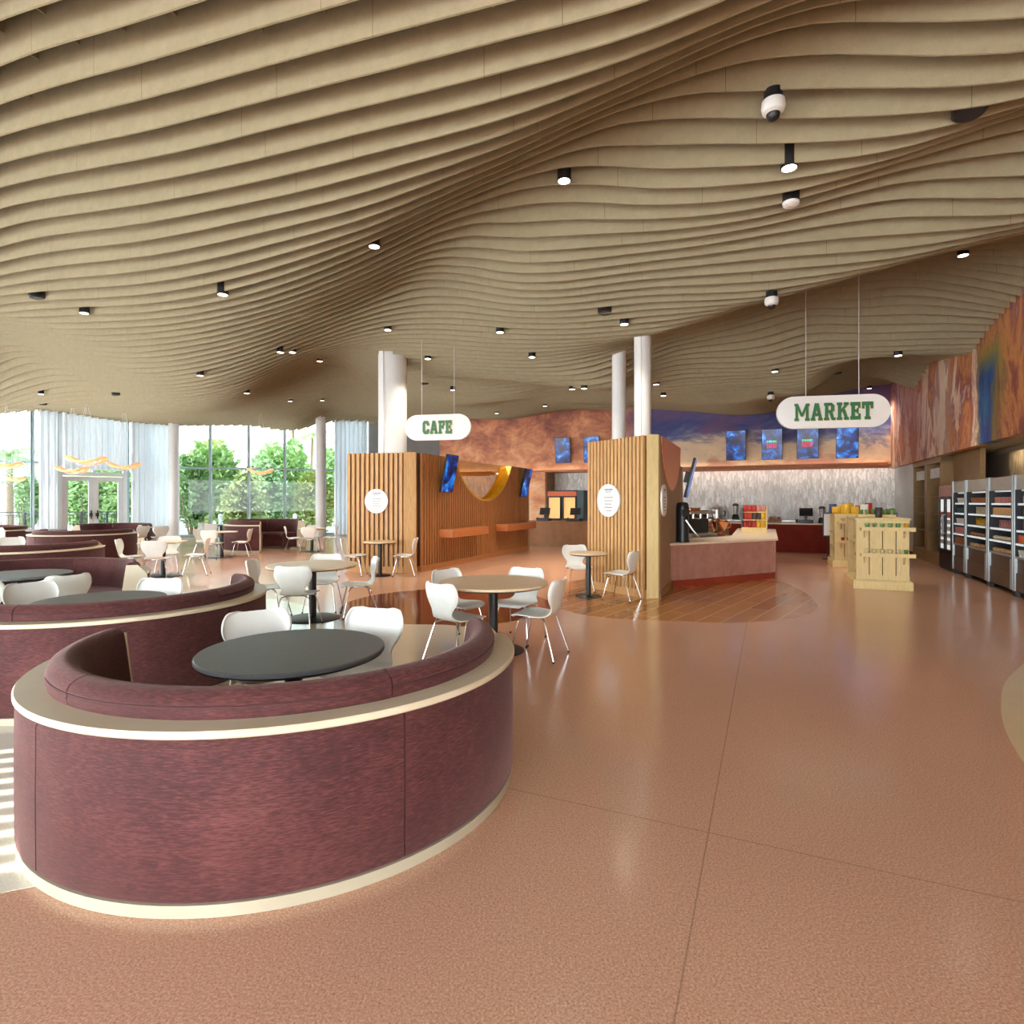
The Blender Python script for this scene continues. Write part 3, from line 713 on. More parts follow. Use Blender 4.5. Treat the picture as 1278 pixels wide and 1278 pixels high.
for nm_, mt_, b_ in (('housing', 'soffit', (S_RIGHT + .92, S_RIGHT + .94, 9.0, 16.4, 2.66, 2.76)), ('led_strip', 'alcove_led', (S_RIGHT + .96, S_RIGHT + 1.0, 9.0, 16.4, 2.735, 2.755))):
    m_ = MB(); m_.box(*b_); m_.build(nm_, mt_, ra)
wall('wall_grey', 'grey_wall', [(-18.0, -13.9, T_BACK, T_BACK + .2, 0, TOPZ)])
wall('wall_right', 'mural_right', [(S_RIGHT, S_RIGHT + .2, -5.4, T_BACK, 2.72, TOPZ)])
wall('trim_2', 'soffit', [(S_RIGHT + .2, S_RIGHT + 1.25, -5.4, T_BACK, 2.76, 2.9)])
wall('wall_alcove', 'tile_warm', [(S_RIGHT + 1.25, S_RIGHT + 1.4, -5.4, 16.6, 0, 2.9)])
wall('wall_pier', 'pier', [(S_RIGHT + .12, S_RIGHT + 1.3, 20.25, T_BACK, 0, 2.76)])
wall('baseboard_right', 'redwood', [(S_RIGHT + .09, S_RIGHT + .12, 20.25, T_BACK - .02, 0, .12)])

# columns
def column(px, d, dia, z1, pipe=True):
    mb = MB()
    x = X(px, d)
    mb.cyl(x, d, dia / 2, 0, z1, 40)
    if pipe:
        mb.cyl(x - dia * .22, d - dia * .50, dia * .025, 0, z1, 10)
    return struct(mb.build('column', 'white_paint', smooth=True))
column(490, 14.35, .70, 5.6)
column(802, 10.75, .31, 5.2)
column(772.5, 12.5, .30, 5.2, False)
column(217, 24.6, .42, 5.5, False)
column(400, 26.2, .43, 5.5, False)

# ------------------------------------------------------------------ glazed front with drawn curtains
ZT = 6.2
def mull(mb, p, q, z0, z1, w=.07, dep=.16):
    pass
def bay(i, a, b, num):
    (x0, y0), (x1, y1) = a, b
    L = math.hypot(x1 - x0, y1 - y0)
    an = math.atan2(y1 - y0, x1 - x0)
    f = MB()
    f.box(0, .07, -.09, .09, 0, ZT, an, a)
    f.box(L - .035, L, -.09, .09, 0, ZT, an, a)
    f.box(.07, L - .035, -.07, .07, 3.06, 3.14, an, a)
    f.box(.07, L - .035, -.07, .07, 0, .12, an, a)
    f.box(.07, L - .035, -.07, .07, ZT - .1, ZT, an, a)
    o = struct(f.build('window_%d' % num, 'mullion'))
    g = MB()
    g.box(.07, L - .035, -.012, .012, .12, 3.06, an, a)
    g.box(.07, L - .035, -.012, .012, 3.14, ZT - .1, an, a)
    gg = g.build('window_glass', 'glass', o)
    gg.visible_shadow = True
def curtain(a, b, z0, z1, label, depth=.07, pitch=.2, off=.35):
    (x0, y0), (x1, y1) = a, b
    L = math.hypot(x1 - x0, y1 - y0)
    ux, uy = (x1 - x0) / L, (y1 - y0) / L
    nx, ny = uy, -ux                       # towards the room
    n = int(L / pitch * 10)
    vs, fs = [], []
    for side in (0, .006):
        for i in range(n + 1):
            u = L * i / n
            w = off + side + depth * math.sin(2 * PI * u / pitch) + .012 * math.sin(u * 7.3)
            for z in (z0, z1):
                vs.append((x0 + ux * u + nx * w, y0 + uy * u + ny * w, z))
    m2 = 2 * (n + 1)
    for i in range(n):
        fs.append((2 * i, 2 * i + 2, 2 * i + 3, 2 * i + 1))
        fs.append((m2 + 2 * i + 1, m2 + 2 * i + 3, m2 + 2 * i + 2, m2 + 2 * i))
        fs.append((2 * i, m2 + 2 * i, m2 + 2 * i + 2, 2 * i + 2))
        fs.append((2 * i + 1, 2 * i + 3, m2 + 2 * i + 3, m2 + 2 * i + 1))
    fs += [(0, 1, m2 + 1, m2), (2 * n, m2 + 2 * n, m2 + 2 * n + 1, 2 * n + 1)]
    mb = MB(); mb.add(vs, fs)
    o = mb.build('curtain', 'curtain', smooth=True, angle=60)
    o['label'] = label; o['category'] = 'curtain'; o['group'] = 'white pleated curtains along the glass front'
    return o
bay(0, FP[0], FP[1], 1)
bay(1, FP[1], FP[2], 2)
bay(3, FP[3], FP[4], 3)
for i in range(4, 10):
    bay(i, FP[i], FP[i + 1], i)
curtain((FP[1][0] + .15, FP[1][1] + .15), FP[2], .03, 5.5, 'white pleated curtain hanging on the far side of the double doors from the big column', off=.5)
curtain(FP[3], FP[4], .03, 5.5, 'white pleated curtain between the double doors and the round white column', off=.5)
curtain((FP[9][0] - .15, FP[9][1]), (FP[10][0] - .1, FP[10][1]), .03, 5.7, 'white pleated curtain beside the grey wall, behind the slatted screen', off=.4)

# double doors in the glass front
a, b = FP[2], FP[3]
DL = math.hypot(b[0] - a[0], b[1] - a[1]); DA = math.atan2(b[1] - a[1], b[0] - a[0])
f = MB()
f.box(0, .14, -.1, .1, 0, ZT, DA, a); f.box(DL - .14, DL, -.1, .1, 0, ZT, DA, a)
f.box(.14, DL - .14, -.1, .1, 2.62, 2.78, DA, a)
f.box(DL / 2 - .05, DL / 2 + .05, -.08, .08, 2.78, ZT, DA, a)
f.box(.14, DL - .14, -.08, .08, 3.06, 3.14, DA, a)
door = struct(f.build('door_1', 'pier'))
for k in (0, 1):
    u0 = .15 + k * (DL / 2 - .145); u1 = u0 + DL / 2 - .16
    lf = MB()
    lf.box(u0, u0 + .16, -.05, .05, .02, 2.6, DA, a); lf.box(u1 - .16, u1, -.05, .05, .02, 2.6, DA, a)
    lf.box(u0 + .16, u1 - .16, -.05, .05, .02, .3, DA, a); lf.box(u0 + .16, u1 - .16, -.05, .05, 2.42, 2.6, DA, a)
    leaf = lf.build('door_leaf', 'pier', door)
    gl = MB(); gl.box(u0 + .16, u1 - .16, -.01, .01, .3, 2.42, DA, a)
    gl.build('door_glass', 'glass', leaf)
    hx = u1 - .10 if k == 0 else u0 + .10
    hb = MB(); hb.box(hx - .05, hx + .05, -.12, -.05, 1.0, 1.14, DA, a); hb.box(hx - .02, hx + .02, -.15, -.11, .9, 1.25, DA, a)
    hb.build('door_handle', 'black', leaf)
tg = MB(); tg.box(.14, DL - .14, -.01, .01, 2.78, 3.06, DA, a); tg.box(.14, DL - .14, -.01, .01, 3.14, ZT, DA, a)
tg.build('transom_glass', 'glass', door)
curtain((a[0] + .1, a[1]), (b[0] - .1, b[1]), 2.86, 5.5, 'short white pleated curtain above the glazed double doors', off=.35)

# side glazing (out of the frame): sheer curtain added as a soft daylight source, with one louvred clerestory that lets sun stripes in
lm = MB(); hm = MB()
for (p, q) in zip(LEFTW[:-1], LEFTW[1:]):
    L = math.hypot(q[0] - p[0], q[1] - p[1]); an = math.atan2(q[1] - p[1], q[0] - p[0])
    segs = [(0, L, 0, 3.35)]
    hm.box(0, L, -.01, .01, 3.35, TOPZ, an, p) if p != LEFTW[0] else None
    if p == LEFTW[0]:
        u0, u1, z0, z1 = 2.05, 3.75, 3.35, 4.35
        segs = [(0, L, 0, 3.35)]
        for q_ in ((0, u0, z0, TOPZ), (u1, L, z0, TOPZ), (u0, u1, z1, TOPZ)):
            hm.box(q_[0], q_[1], -.01, .01, q_[2], q_[3], an, p)
        u = u0
        j = 0
        while u < u1:
            wd = .095
            hm.box(u, min(u + wd, u1), -.01, .01, z0, z1, an, p)
            u += .16
            j += 1
    for u0_, u1_, z0_, z1_ in segs:
        lm.box(u0_, u1_, -.01, .01, z0_, z1_, an, p)
struct(lm.build('wall_left', 'sheer'))
struct(hm.build('left_light_header', 'pier'))  # opaque upper part added to keep the curtain's glow low under the baffles
wf = MB()
_rx, _ry = W(S_RIGHT + 1.3, -5.5)
wf.box(0, math.hypot(_rx + 13.0, _ry + 3.0), -.2, 0, 3.6, TOPZ, math.atan2(_ry + 3.0, _rx + 13.0), (-13.0, -3.0))
struct(wf.build('rear_light_header', 'white_paint'))  # unseen header added to cut level daylight on the baffle faces
# ------------------------------------------------------------------ chairs
def shell_mesh():
    # y (forward +), z, half width, sideways curl
    rows = [(.225, .405, .120, 0), (.232, .425, .165, 0), (.215, .440, .195, .004), (.13, .444, .222, .012), (.03, .436, .226, .016), (-.07, .428, .212, .016),
            (-.145, .438, .178, .010), (-.185, .478, .146, .004), (-.205, .535, .150, -.012), (-.222, .60, .196, -.034), (-.238, .67, .226, -.046), (-.254, .735, .224, -.050), (-.266, .778, .206, -.048), (-.271, .797, .186, -.044), (-.273, .802, .14, -.03)]
    S = spline(rows, 44)
    nu = 17
    vs, nr = [], []
    for r in S:
        for j in range(nu):
            u = -1 + 2 * j / (nu - 1)
            x = r[2] * math.sin(u * PI / 2 * .98) / math.sin(PI / 2 * .98)
            lift = r[3]
            back = lift < 0
            y = r[0] + (-lift * u * u if back else 0)
            z = r[1] + (lift * u * u if not back else 0)
            vs.append(Vector((x, y, z)))
    m = len(S)
    # thickness along the normal
    nn = []
    for i in range(m):
        for j in range(nu):
            a = vs[min(i + 1, m - 1) * nu + j] - vs[max(i - 1, 0) * nu + j]
            b = vs[i * nu + min(j + 1, nu - 1)] - vs[i * nu + max(j - 1, 0)]
            n = a.cross(b)
            nn.append(n.normalized() if n.length > 1e-9 else Vector((0, 0, 1)))
    th = .011
    allv = [v for v in vs] + [v - n * th for v, n in zip(vs, nn)]
    o = m * nu
    fs = []
    for i in range(m - 1):
        for j in range(nu - 1):
            a = i * nu + j
            fs.append((a, a + 1, a + nu + 1, a + nu))
            fs.append((o + a, o + a + nu, o + a + nu + 1, o + a + 1))
    for i in range(m - 1):
        for j in (0, nu - 1):
            a = i * nu + j
            fs.append((a, a + nu, o + a + nu, o + a) if j == 0 else (a + nu, a, o + a, o + a + nu))
    for j in range(nu - 1):
        fs.append((j + 1, j, o + j, o + j + 1))
        a = (m - 1) * nu + j
        fs.append((a, a + 1, o + a + 1, o + a))
    mb = MB(); mb.add(allv, fs)
    return mb

def make_chair():
    root = empty('dining_chair', cat='chair')
    shell_mesh().build('seat_shell', 'white_shell', root, smooth=True, angle=70)
    hub = MB()
    hub.box(-.11, .11, -.075, .075, .400, .418)
    hub.build('seat_mount', 'chrome', root, bevel=.006)
    for sx in (-1, 1):
        for sy, fy in ((1, .225), (-1, -.255)):
            leg = MB()
            pts = [(sx * .05, sy * .05, .408), (sx * .12, sy * .10, .406), (sx * .165, sy * .135, .388), (sx * .180, sy * .150, .35), (sx * .232, fy, .014)]
            leg.tube([tuple(p) for p in spline(pts, 16)], .0078, 8)
            lo = leg.build('leg', 'chrome', root, smooth=True)
            g = MB(); g.cyl(sx * .233, fy * 1.002, .011, 0, .02, 10)
            g.build('glide', 'rubber', lo)
    return root
CHAIR = make_chair()
USED = []
def chair(x, y, fx, fy, label, group):
    """chair whose seat faces the point (fx, fy)"""
    return place(CHAIR, USED, (x, y, 0.0015), math.atan2(fy - y, fx - x) - PI / 2, label, group)

# ------------------------------------------------------------------ tables
def table(x, y, r, top, label, group=None, h=.74, edge=None, base=None, col_r=.05):
    root = empty('pedestal_table', (x, y, .0015), 0, label, 'table', group)
    base = base or r * .62
    mb = MB()
    mb.lathe([(r - .012, h - .032), (r, h - .024), (r, h - .006), (r - .006, h)], 64)
    mb.build('tabletop', top, root, smooth=True)
    e = MB(); e.lathe([(r * .93, h - .045), (r * .99, h - .0325)], 64)
    e.build('table_edge', edge or 'black', root, smooth=True)
    c = MB(); c.lathe([(col_r * 2.4, h - .06), (col_r * 2.4, h - .046)], 24); c.lathe([(col_r, .02), (col_r, h - .06)], 24)
    c.build('pedestal', 'black', root, smooth=True)
    b = MB(); b.lathe([(base, 0), (base, .006), (base - .02, .014), (col_r * 1.2, .022)], 56)
    b.build('base', 'black', root, smooth=True)
    return root
def sq_table(x, y, w, rot, label, group=None, h=.74):
    root = empty('pedestal_table', (x, y, .0015), rot, label, 'table', group)
    mb = MB(); mb.box(-w / 2, w / 2, -w / 2, w / 2, h - .03, h)
    mb.build('tabletop', 'oak_top', root, bevel=.006)
    c = MB(); c.lathe([(.05, .02), (.05, h - .03)], 20)
    c.build('pedestal', 'black', root, smooth=True)
    b = MB(); b.lathe([(.36, 0), (.36, .006), (.34, .014), (.06, .022)], 48)
    b.build('base', 'black', root, smooth=True)
    return root

# ------------------------------------------------------------------ curved banquettes
def banquette(cx, cy, seams, label, Rr=1.255, zs=1.0, sx=1.0, group='curved red banquettes'):
    """open ring of bench; seams are the angles (degrees) of its two ends and of the joints between panels"""
    root = empty('curved_banquette', (cx, cy, .0015), 0, label, 'banquette', group)
    a0, a1 = R(seams[0]), R(seams[-1])
    root.scale.x = sx
    z = lambda v: v * zs
    mb = MB(); mb.arc([(Rr - .50, 0), (Rr - .002, 0), (Rr - .002, z(.05)), (Rr - .50, z(.05))], a0, a1, 56)
    mb.build('plinth', 'plinth', root, smooth=True, angle=35)
    for p, q in zip(seams[:-1], seams[1:]):
        g = .003
        m1 = MB()
        m1.arc([(Rr - .10, z(.053)), (Rr - .012, z(.053)), (Rr, z(.068)), (Rr + .002, z(.38)), (Rr, z(.668)), (Rr - .012, z(.686)), (Rr - .10, z(.686))], R(p) + g, R(q) - g, 30)
        m1.build('outer_panel', 'fabric', root, smooth=True, angle=50)
        m2 = MB()
        m2.arc([(Rr - .285, z(.46)), (Rr - .135, z(.46)), (Rr - .112, z(.72)), (Rr - .105, z(.755)), (Rr - .113, z(.770)), (Rr - .105, z(.782)), (Rr - .118, z(.808)), (Rr - .145, z(.826)), (Rr - .18, z(.834)), (Rr - .215, z(.826)), (Rr - .237, z(.802)), (Rr - .25, z(.72))], R(p) + g, R(q) - g, 30)
        bc = m2.build('back_cushion', 'fabric', root, smooth=True, angle=50)
        m3 = MB(); m3.arc([(Rr - .118, z(.765)), (Rr - .106, z(.766)), (Rr - .106, z(.774)), (Rr - .118, z(.775))], R(p) + g, R(q) - g, 30)
        m3.build('piping', 'piping', bc)
    seam = MB(); seam.arc([(Rr - .11, z(.055)), (Rr - .02, z(.055)), (Rr - .02, z(.684)), (Rr - .11, z(.684))], a0 + .01, a1 - .01, 56)
    seam.build('carcass', 'rubber', root)
    led = MB(); led.arc([(Rr - .15, z(.688)), (Rr + .004, z(.688)), (Rr + .010, z(.696)), (Rr + .010, z(.712)), (Rr + .004, z(.72)), (Rr - .15, z(.72))], a0, a1, 64)
    led.build('ledge', 'cream', root, smooth=True, angle=35)
    sb = MB(); sb.arc([(Rr - .72, z(.076)), (Rr - .20, z(.076)), (Rr - .20, z(.33)), (Rr - .72, z(.33))], a0 + .03, a1 - .03, 48)
    sb.build('seat_base', 'fabric', root, smooth=True, angle=35)
    sc = MB(); sc.arc([(Rr - .755, z(.335)), (Rr - .20, z(.335)), (Rr - .20, z(.455)), (Rr - .70, z(.455)), (Rr - .745, z(.43)), (Rr - .76, z(.39))], a0 + .03, a1 - .03, 48)
    sc.build('seat_cushion', 'fabric', root, smooth=True, angle=50)
    for s, a in ((-1, a0), (1, a1)):
        w = .02
        ep = MB()
        ep.arc([(Rr - .28, z(.052)), (Rr - .005, z(.052)), (Rr - .005, z(.688)), (Rr - .11, z(.80)), (Rr - .235, z(.80)), (Rr - .28, z(.46))], a - w if s < 0 else a, a if s < 0 else a + w, 2)
        ep.build('end_panel', 'cream', root)
    return root
GB = 'curved red banquettes with cream ledges'
banquette(-1.295, 3.46, [178, 238.6, 309.8, 379], sx=1.035, label='large curved red velvet banquette with cream ledge, nearest of all, round a dark table', group=GB)
banquette(-3.65, 5.36, [210, 270, 343, 409], 'curved red banquette directly behind the nearest one, its back to us', group=GB)
banquette(-5.78, 6.85, [22, 101, 165, 225], 'curved red banquette facing us with a cream end panel, third from the front', group=GB)
banquette(-9.3, 11.0, [190, 262, 330, 395], 'curved red banquette with thin cream ledge in the middle of the row, sunlit inside', group=GB)
banquette(-12.0, 16.2, [180, 250, 318, 385], 'far dark red curved banquette whose ledge lies just below the double doors', group=GB)
banquette(-13.7, 19.8, [-10, 60, 125, 190], 'farthest curved red banquette, open towards us in front of the double doors', group=GB)
banquette(-16.6, 18.0, [-20, 60, 130, 200], 'far curved red banquette by the glass beside the palm', group=GB)
banquette(-8.2, 19.2, [20, 110, 200, 285], 'dark red banquette with cream base standing alone before the garden windows', zs=1.2, group=GB)

# ------------------------------------------------------------------ tables with their chairs
GC = 'white moulded dining chairs'
table(-1.28, 3.38, .52, 'grey_top', 'round dark grey table inside the nearest red banquette')
chair(-1.72, 4.00, -1.28, 3.38, 'white chair tucked under the nearest dark grey table, on the side of the second banquette', GC)
chair(-1.07, 4.05, -1.25, 3.38, 'white chair behind the nearest dark grey table, on the side of the café', GC)
table(-3.62, 5.08, .5, 'grey_top', 'round dark grey table behind the long ledge of the second banquette')
chair(-3.62, 5.72, -3.62, 5.08, 'white chair at the second dark table, the one nearest the banquette end', GC)
chair(-4.52, 5.55, -3.62, 5.08, 'white chair with a wide back at the left end of the second dark table', GC)
table(-5.86, 6.85, .52, 'grey_top', 'round dark grey table inside the banquette that faces us')
chair(-5.02, 6.38, -5.86, 6.85, 'white chair with a tall flared back before the cushions of the banquette that faces us', GC)
chair(-5.42, 5.92, -5.86, 6.85, 'white chair cut by the left edge of the photo at the third dark table', GC)
table(-9.3, 11.2, .5, 'grey_top', 'dark table hidden in the sunlit banquette of the middle row')
chair(-11.0, 12.7, -9.9, 11.5, 'white chair back showing above the sunlit middle banquette at the edge of the photo', GC)
table(-14.2, 17.6, .5, 'grey_top', 'dark table far back at the edge of the photo near the glass')
chair(-14.6, 16.7, -14.2, 17.6, 'pale chair far back at the edge of the photo, before the farthest banquettes', GC)

table(-.20, 6.2, .585, 'oak_top', 'round pale wood table on a black pedestal in the middle of the room', base=.33)
chair(-.55, 5.80, -.18, 6.2, 'white chair with its back to us, nearest one at the round pale table mid room', GC)
chair(.27, 6.0, -.18, 6.2, 'white chair seen side-on nearest the open floor, at the round pale table in the middle', GC)
chair(-.60, 6.58, -.18, 6.2, 'white chair half hidden behind the nearest one at the round pale table in the middle', GC)
chair(.07, 6.68, -.18, 6.2, 'white chair behind the round pale table in the middle, facing us', GC)

table(-2.73, 7.9, .6, 'oak_top', 'wide round pale table on a broad black base beyond the second banquette', base=.37)
chair(-2.72, 7.35, -2.73, 7.9, 'cream-lit chair seen squarely from behind at the wide table beyond the second banquette', GC)
chair(-3.30, 7.85, -2.73, 7.9, 'chair just beyond the banquette end, side-on at the wide pale table', GC)
chair(-2.16, 8.12, -2.73, 7.9, 'chair seen in profile nearest the maroon floor circle, at the wide pale table', GC)
chair(-2.78, 8.48, -2.73, 7.9, 'chair on the far side of the wide pale table, facing us', GC)

table(-2.86, 12.5, .36, 'oak_top', 'small round pale table against the oak slat screen under the white disc', base=.24, col_r=.045)
chair(-3.42, 12.5, -2.86, 12.5, 'chair on the window side of the small table by the oak slat screen', GC)
chair(-2.32, 12.5, -2.86, 12.5, 'chair on the café side of the small table by the oak slat screen', GC)

table(1.29, 9.75, .32, 'oak_top', 'small round pale table beside the slatted pillar screen with two discs', base=.22, col_r=.045)
chair(1.18, 10.32, 1.29, 9.75, 'white chair behind the small table at the slatted pillar screen', GC)
chair(1.78, 9.42, 1.29, 9.75, 'white chair in front of the slatted pillar screen, in profile at its small table', GC)

sq_table(-7.5, 12.4, .75, R(14), 'square pale table on a black pedestal beyond the middle banquettes')
chair(-8.05, 12.2, -7.5, 12.4, 'cream chair against the dark far banquette, at the square pale table', GC)
chair(-7.3, 11.85, -7.5, 12.4, 'cream chair with its back to us at the square pale table', GC)
chair(-6.9, 12.6, -7.5, 12.4, 'cream chair in profile on the garden side of the square pale table', GC)
chair(-7.75, 13.0, -7.5, 12.4, 'cream chair behind the square pale table', GC)

table(-8.35, 16.6, .42, 'oak_top', 'round pale table in front of the lone banquette before the garden windows', base=.32)
chair(-8.35, 16.1, -8.35, 16.6, 'cream chair with its back to us in front of the lone banquette', GC)
chair(-7.82, 16.7, -8.35, 16.6, 'cream chair in profile against the red side of the lone banquette', GC)
chair(-8.9, 16.75, -8.35, 16.6, 'cream chair on the column side of the table before the lone banquette', GC)

table(-6.45, 18.6, .42, 'oak_top', 'round pale table under the second round column by the garden windows', base=.32)
chair(-6.35, 18.1, -6.45, 18.6, 'cream chair with its back to us under the second round column', GC)
chair(-6.98, 18.4, -6.45, 18.6, 'cream chair in profile between the lone banquette and the second column', GC)
chair(-5.92, 18.75, -6.45, 18.6, 'cream chair in profile nearest the curtain by the slat screen', GC)
chair(-6.6, 19.15, -6.45, 18.6, 'cream chair on the far side of the table under the second column', GC)

table(-10.9, 21.6, .42, 'grey_top', 'far dark table beyond the first round column by the garden glass', base=.3)
chair(-11.4, 21.6, -10.9, 21.6, 'far pale chair at the dark table beyond the first round column', GC)
chair(-10.85, 20.95, -10.9, 21.6, 'far chair seen from behind at the dark table beyond the first round column', GC)
chair(-12.3, 19.0, -13.2, 19.3, 'far chair beside the end of the farthest banquette, by the curtain', GC)
chair(-11.55, 18.9, -12.2, 19.6, 'far chair in profile standing alone between curtain and first round column', GC)
# ------------------------------------------------------------------ slatted oak screens
def arc_top(H, uc, half, depth):
    r = (half * half + depth * depth) / (2 * depth)
    zc = H - depth + r
    def f(u):
        d = abs(u - uc)
        return H if d >= half else zc - math.sqrt(r * r - d * d)
    return f, r, zc
def slat_wall(root, A, B, H, pitch, wid, mats, notch=None, dep=.045, plinth=.13, thick=.14):
    L = math.hypot(B[0] - A[0], B[1] - A[1]); an = math.atan2(B[1] - A[1], B[0] - A[0])
    top = notch[0] if notch else (lambda u: H)
    sm = MB()
    n = int(L / pitch)
    p = L / n
    for i in range(n):
        u = (i + .5) * p
        sm.box(u - wid / 2, u + wid / 2, -dep, 0, plinth, min(top(u - wid / 2), top(u + wid / 2)) , an, A)
    sm.build('slats', mats[0], root)
    bm_ = MB()
    N_ = 80
    us = [L * i / N_ for i in range(N_ + 1)]
    poly = [(0, plinth)] + [(L, plinth)] + [(u, top(u) - .004) for u in reversed(us)]
    ux = (math.cos(an), math.sin(an), 0)
    # plate normal = ux x z points to the viewer side, so start at the far face
    org = (A[0] - math.sin(an) * thick, A[1] + math.cos(an) * thick, 0)
    bm_.plate(poly, org, ux, (0, 0, 1), thick)
    bm_.build('backing', mats[1], root)
    pm = MB(); pm.box(0, L, -dep - .012, thick, 0, plinth, an, A)
    pm.build('plinth', mats[2], root)
    return L, an
def notch_fit(root, A, an, uc, half, depth, H, mat_rev, mat_fill, dep0, dep1, fill_at):
    f, r, zc = arc_top(H, uc, half, depth)
    phi = math.asin(half / r)
    K = 48
    vs, fs = [], []
    c, s = math.cos(an), math.sin(an)
    def pt(u, y, z):
        return (A[0] + u * c - y * s, A[1] + u * s + y * c, z)
    for i in range(K + 1):
        a = -phi + 2 * phi * i / K
        for rr, y in ((r, dep0), (r + .035, dep0), (r + .035, dep1), (r, dep1)):
            vs.append(pt(uc + rr * math.sin(a), y, zc - rr * math.cos(a)))
    for i in range(K):
        for q in range(4):
            w = (q + 1) % 4
            fs.append((i * 4 + q, i * 4 + w, i * 4 + 4 + w, i * 4 + 4 + q))
    fs += [(0, 1, 2, 3), tuple(range(4 * K, 4 * K + 4))[::-1]]
    mb = MB(); mb.add(vs, fs)
    mb.build('arch_reveal', mat_rev, root)
    poly = [(uc + r * math.sin(-phi + 2 * phi * i / K), zc - r * math.cos(-phi + 2 * phi * i / K)) for i in range(K + 1)]
    g = MB(); g.plate(poly, pt(0, fill_at, 0), (c, s, 0), (0, 0, 1), .012)
    g.build('arch_panel', mat_fill, root)

LA, LB = (-3.78, 13.22), (-2.44, 13.0)
LS, LE = (-2.10, 13.12), (.50, 19.22)
scr = empty('slatted_screen', (0, 0, 0), 0, 'long oak slat screen with a white disc on its front and a gold half-round window', 'slatted screen')
slat_wall(scr, LA, LB, 2.7, .105, .066, ('oak', 'oak_dark', 'oak'))
cp = MB(); cp.prism([(-2.43, 12.93), (-2.16, 12.98), (-2.16, 13.30), (-2.43, 13.2)], 0, 2.71)
cp.build('corner_post', 'oak', scr)
nf = arc_top(2.7, 3.4, 1.8, 1.05)
Ll, La = slat_wall(scr, LS, LE, 2.7, .115, .062, ('walnut', 'walnut_dark', 'walnut'), nf)
notch_fit(scr, LS, La, 3.4, 1.8, 1.05, 2.7, 'gold', 'amber_glass', -.05, .30, .16)
ep = MB(); ep.box(Ll, Ll + .06, -.05, .14, 0, 2.7, La, LS)
ep.build('end_trim', 'oak', scr)
def ledge(u0, u1, z, label):
    o = MB(); o.box(u0, u1, -.44, -.058, z - .2, z, La, LS)
    t = o.build('wall_ledge', 'shelf_wood', bevel=.006)
    return tag(t, label, 'wall shelf', 'timber drink ledges on the slat screen')
ledge(.75, 2.75, .94, 'thick timber ledge on the oak slat screen, the one nearer the white disc')
ledge(4.0, 6.3, .94, 'thick timber ledge on the oak slat screen, the one nearer the café counter')

RA, RB = (1.44, 10.8), (2.22, 9.58)
RS, RE = (2.42, 9.60), (3.46, 12.0)
scr2 = empty('slatted_screen', (0, 0, 0), 0, 'wedge-shaped oak slat screen round the two slim white columns by the market counter', 'slatted screen')
slat_wall(scr2, RA, RB, 2.7, .088, .056, ('oak', 'oak_dark', 'oak'))
cp = MB(); cp.prism([(2.22, 9.52), (2.42, 9.53), (2.50, 9.75), (2.30, 9.80)], 0, 2.71)
cp.build('corner_post', 'display_wood', scr2)
nf2 = arc_top(2.7, 1.32, 1.18, .86)
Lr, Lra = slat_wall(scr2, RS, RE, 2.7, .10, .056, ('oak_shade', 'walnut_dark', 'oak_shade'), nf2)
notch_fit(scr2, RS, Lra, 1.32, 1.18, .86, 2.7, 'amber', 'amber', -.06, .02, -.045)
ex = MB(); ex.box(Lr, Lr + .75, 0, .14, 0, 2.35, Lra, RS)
ex.build('return_panel', 'oak_shade', scr2)

# round white notice discs
def disc(A, an, u, z, r, label):
    root = empty('notice_disc', (A[0] + u * math.cos(an) + .075 * math.sin(an), A[1] + u * math.sin(an) - .075 * math.cos(an), z), an, label, 'sign', 'round white notices on the slat screens')
    mb = MB()
    n = 48
    mb.plate([(r * math.cos(2 * PI * i / n), r * math.sin(2 * PI * i / n)) for i in range(n)], (0, .02, 0), (1, 0, 0), (0, 0, 1), .03)
    mb.build('disc_face', 'sign_white', root)
    tx = MB()
    rows = [(.66, .30, .09), (.52, .22, .05), (.18, .34, .05), (-.02, .30, .045), (-.22, .28, .045), (-.42, .32, .05), (-.62, .2, .04)]
    rr = random.Random(4)
    for w, half, th in rows:
        x = -half * r
        while x < half * r:
            wd = r * rr.uniform(.05, .12)
            tx.box(x, x + wd, -.012, -.0102, (w - th / 2) * r, (w + th / 2) * r)
            x += wd + r * .03
    tx.build('lettering', 'ink', root)
    return root
anL = math.atan2(LB[1] - LA[1], LB[0] - LA[0])
disc(LA, anL, .74, 1.61, .275, 'round white notice on the front of the long oak slat screen, above a small table')
anR = math.atan2(RB[1] - RA[1], RB[0] - RA[0])
disc(RA, anR, .62, 1.62, .29, 'round white notice on the pale side of the wedge-shaped slat screen by the market counter')
disc(RS, Lra, .22, 1.62, .27, 'round white notice seen edge-on at the shaded side of the wedge-shaped slat screen')

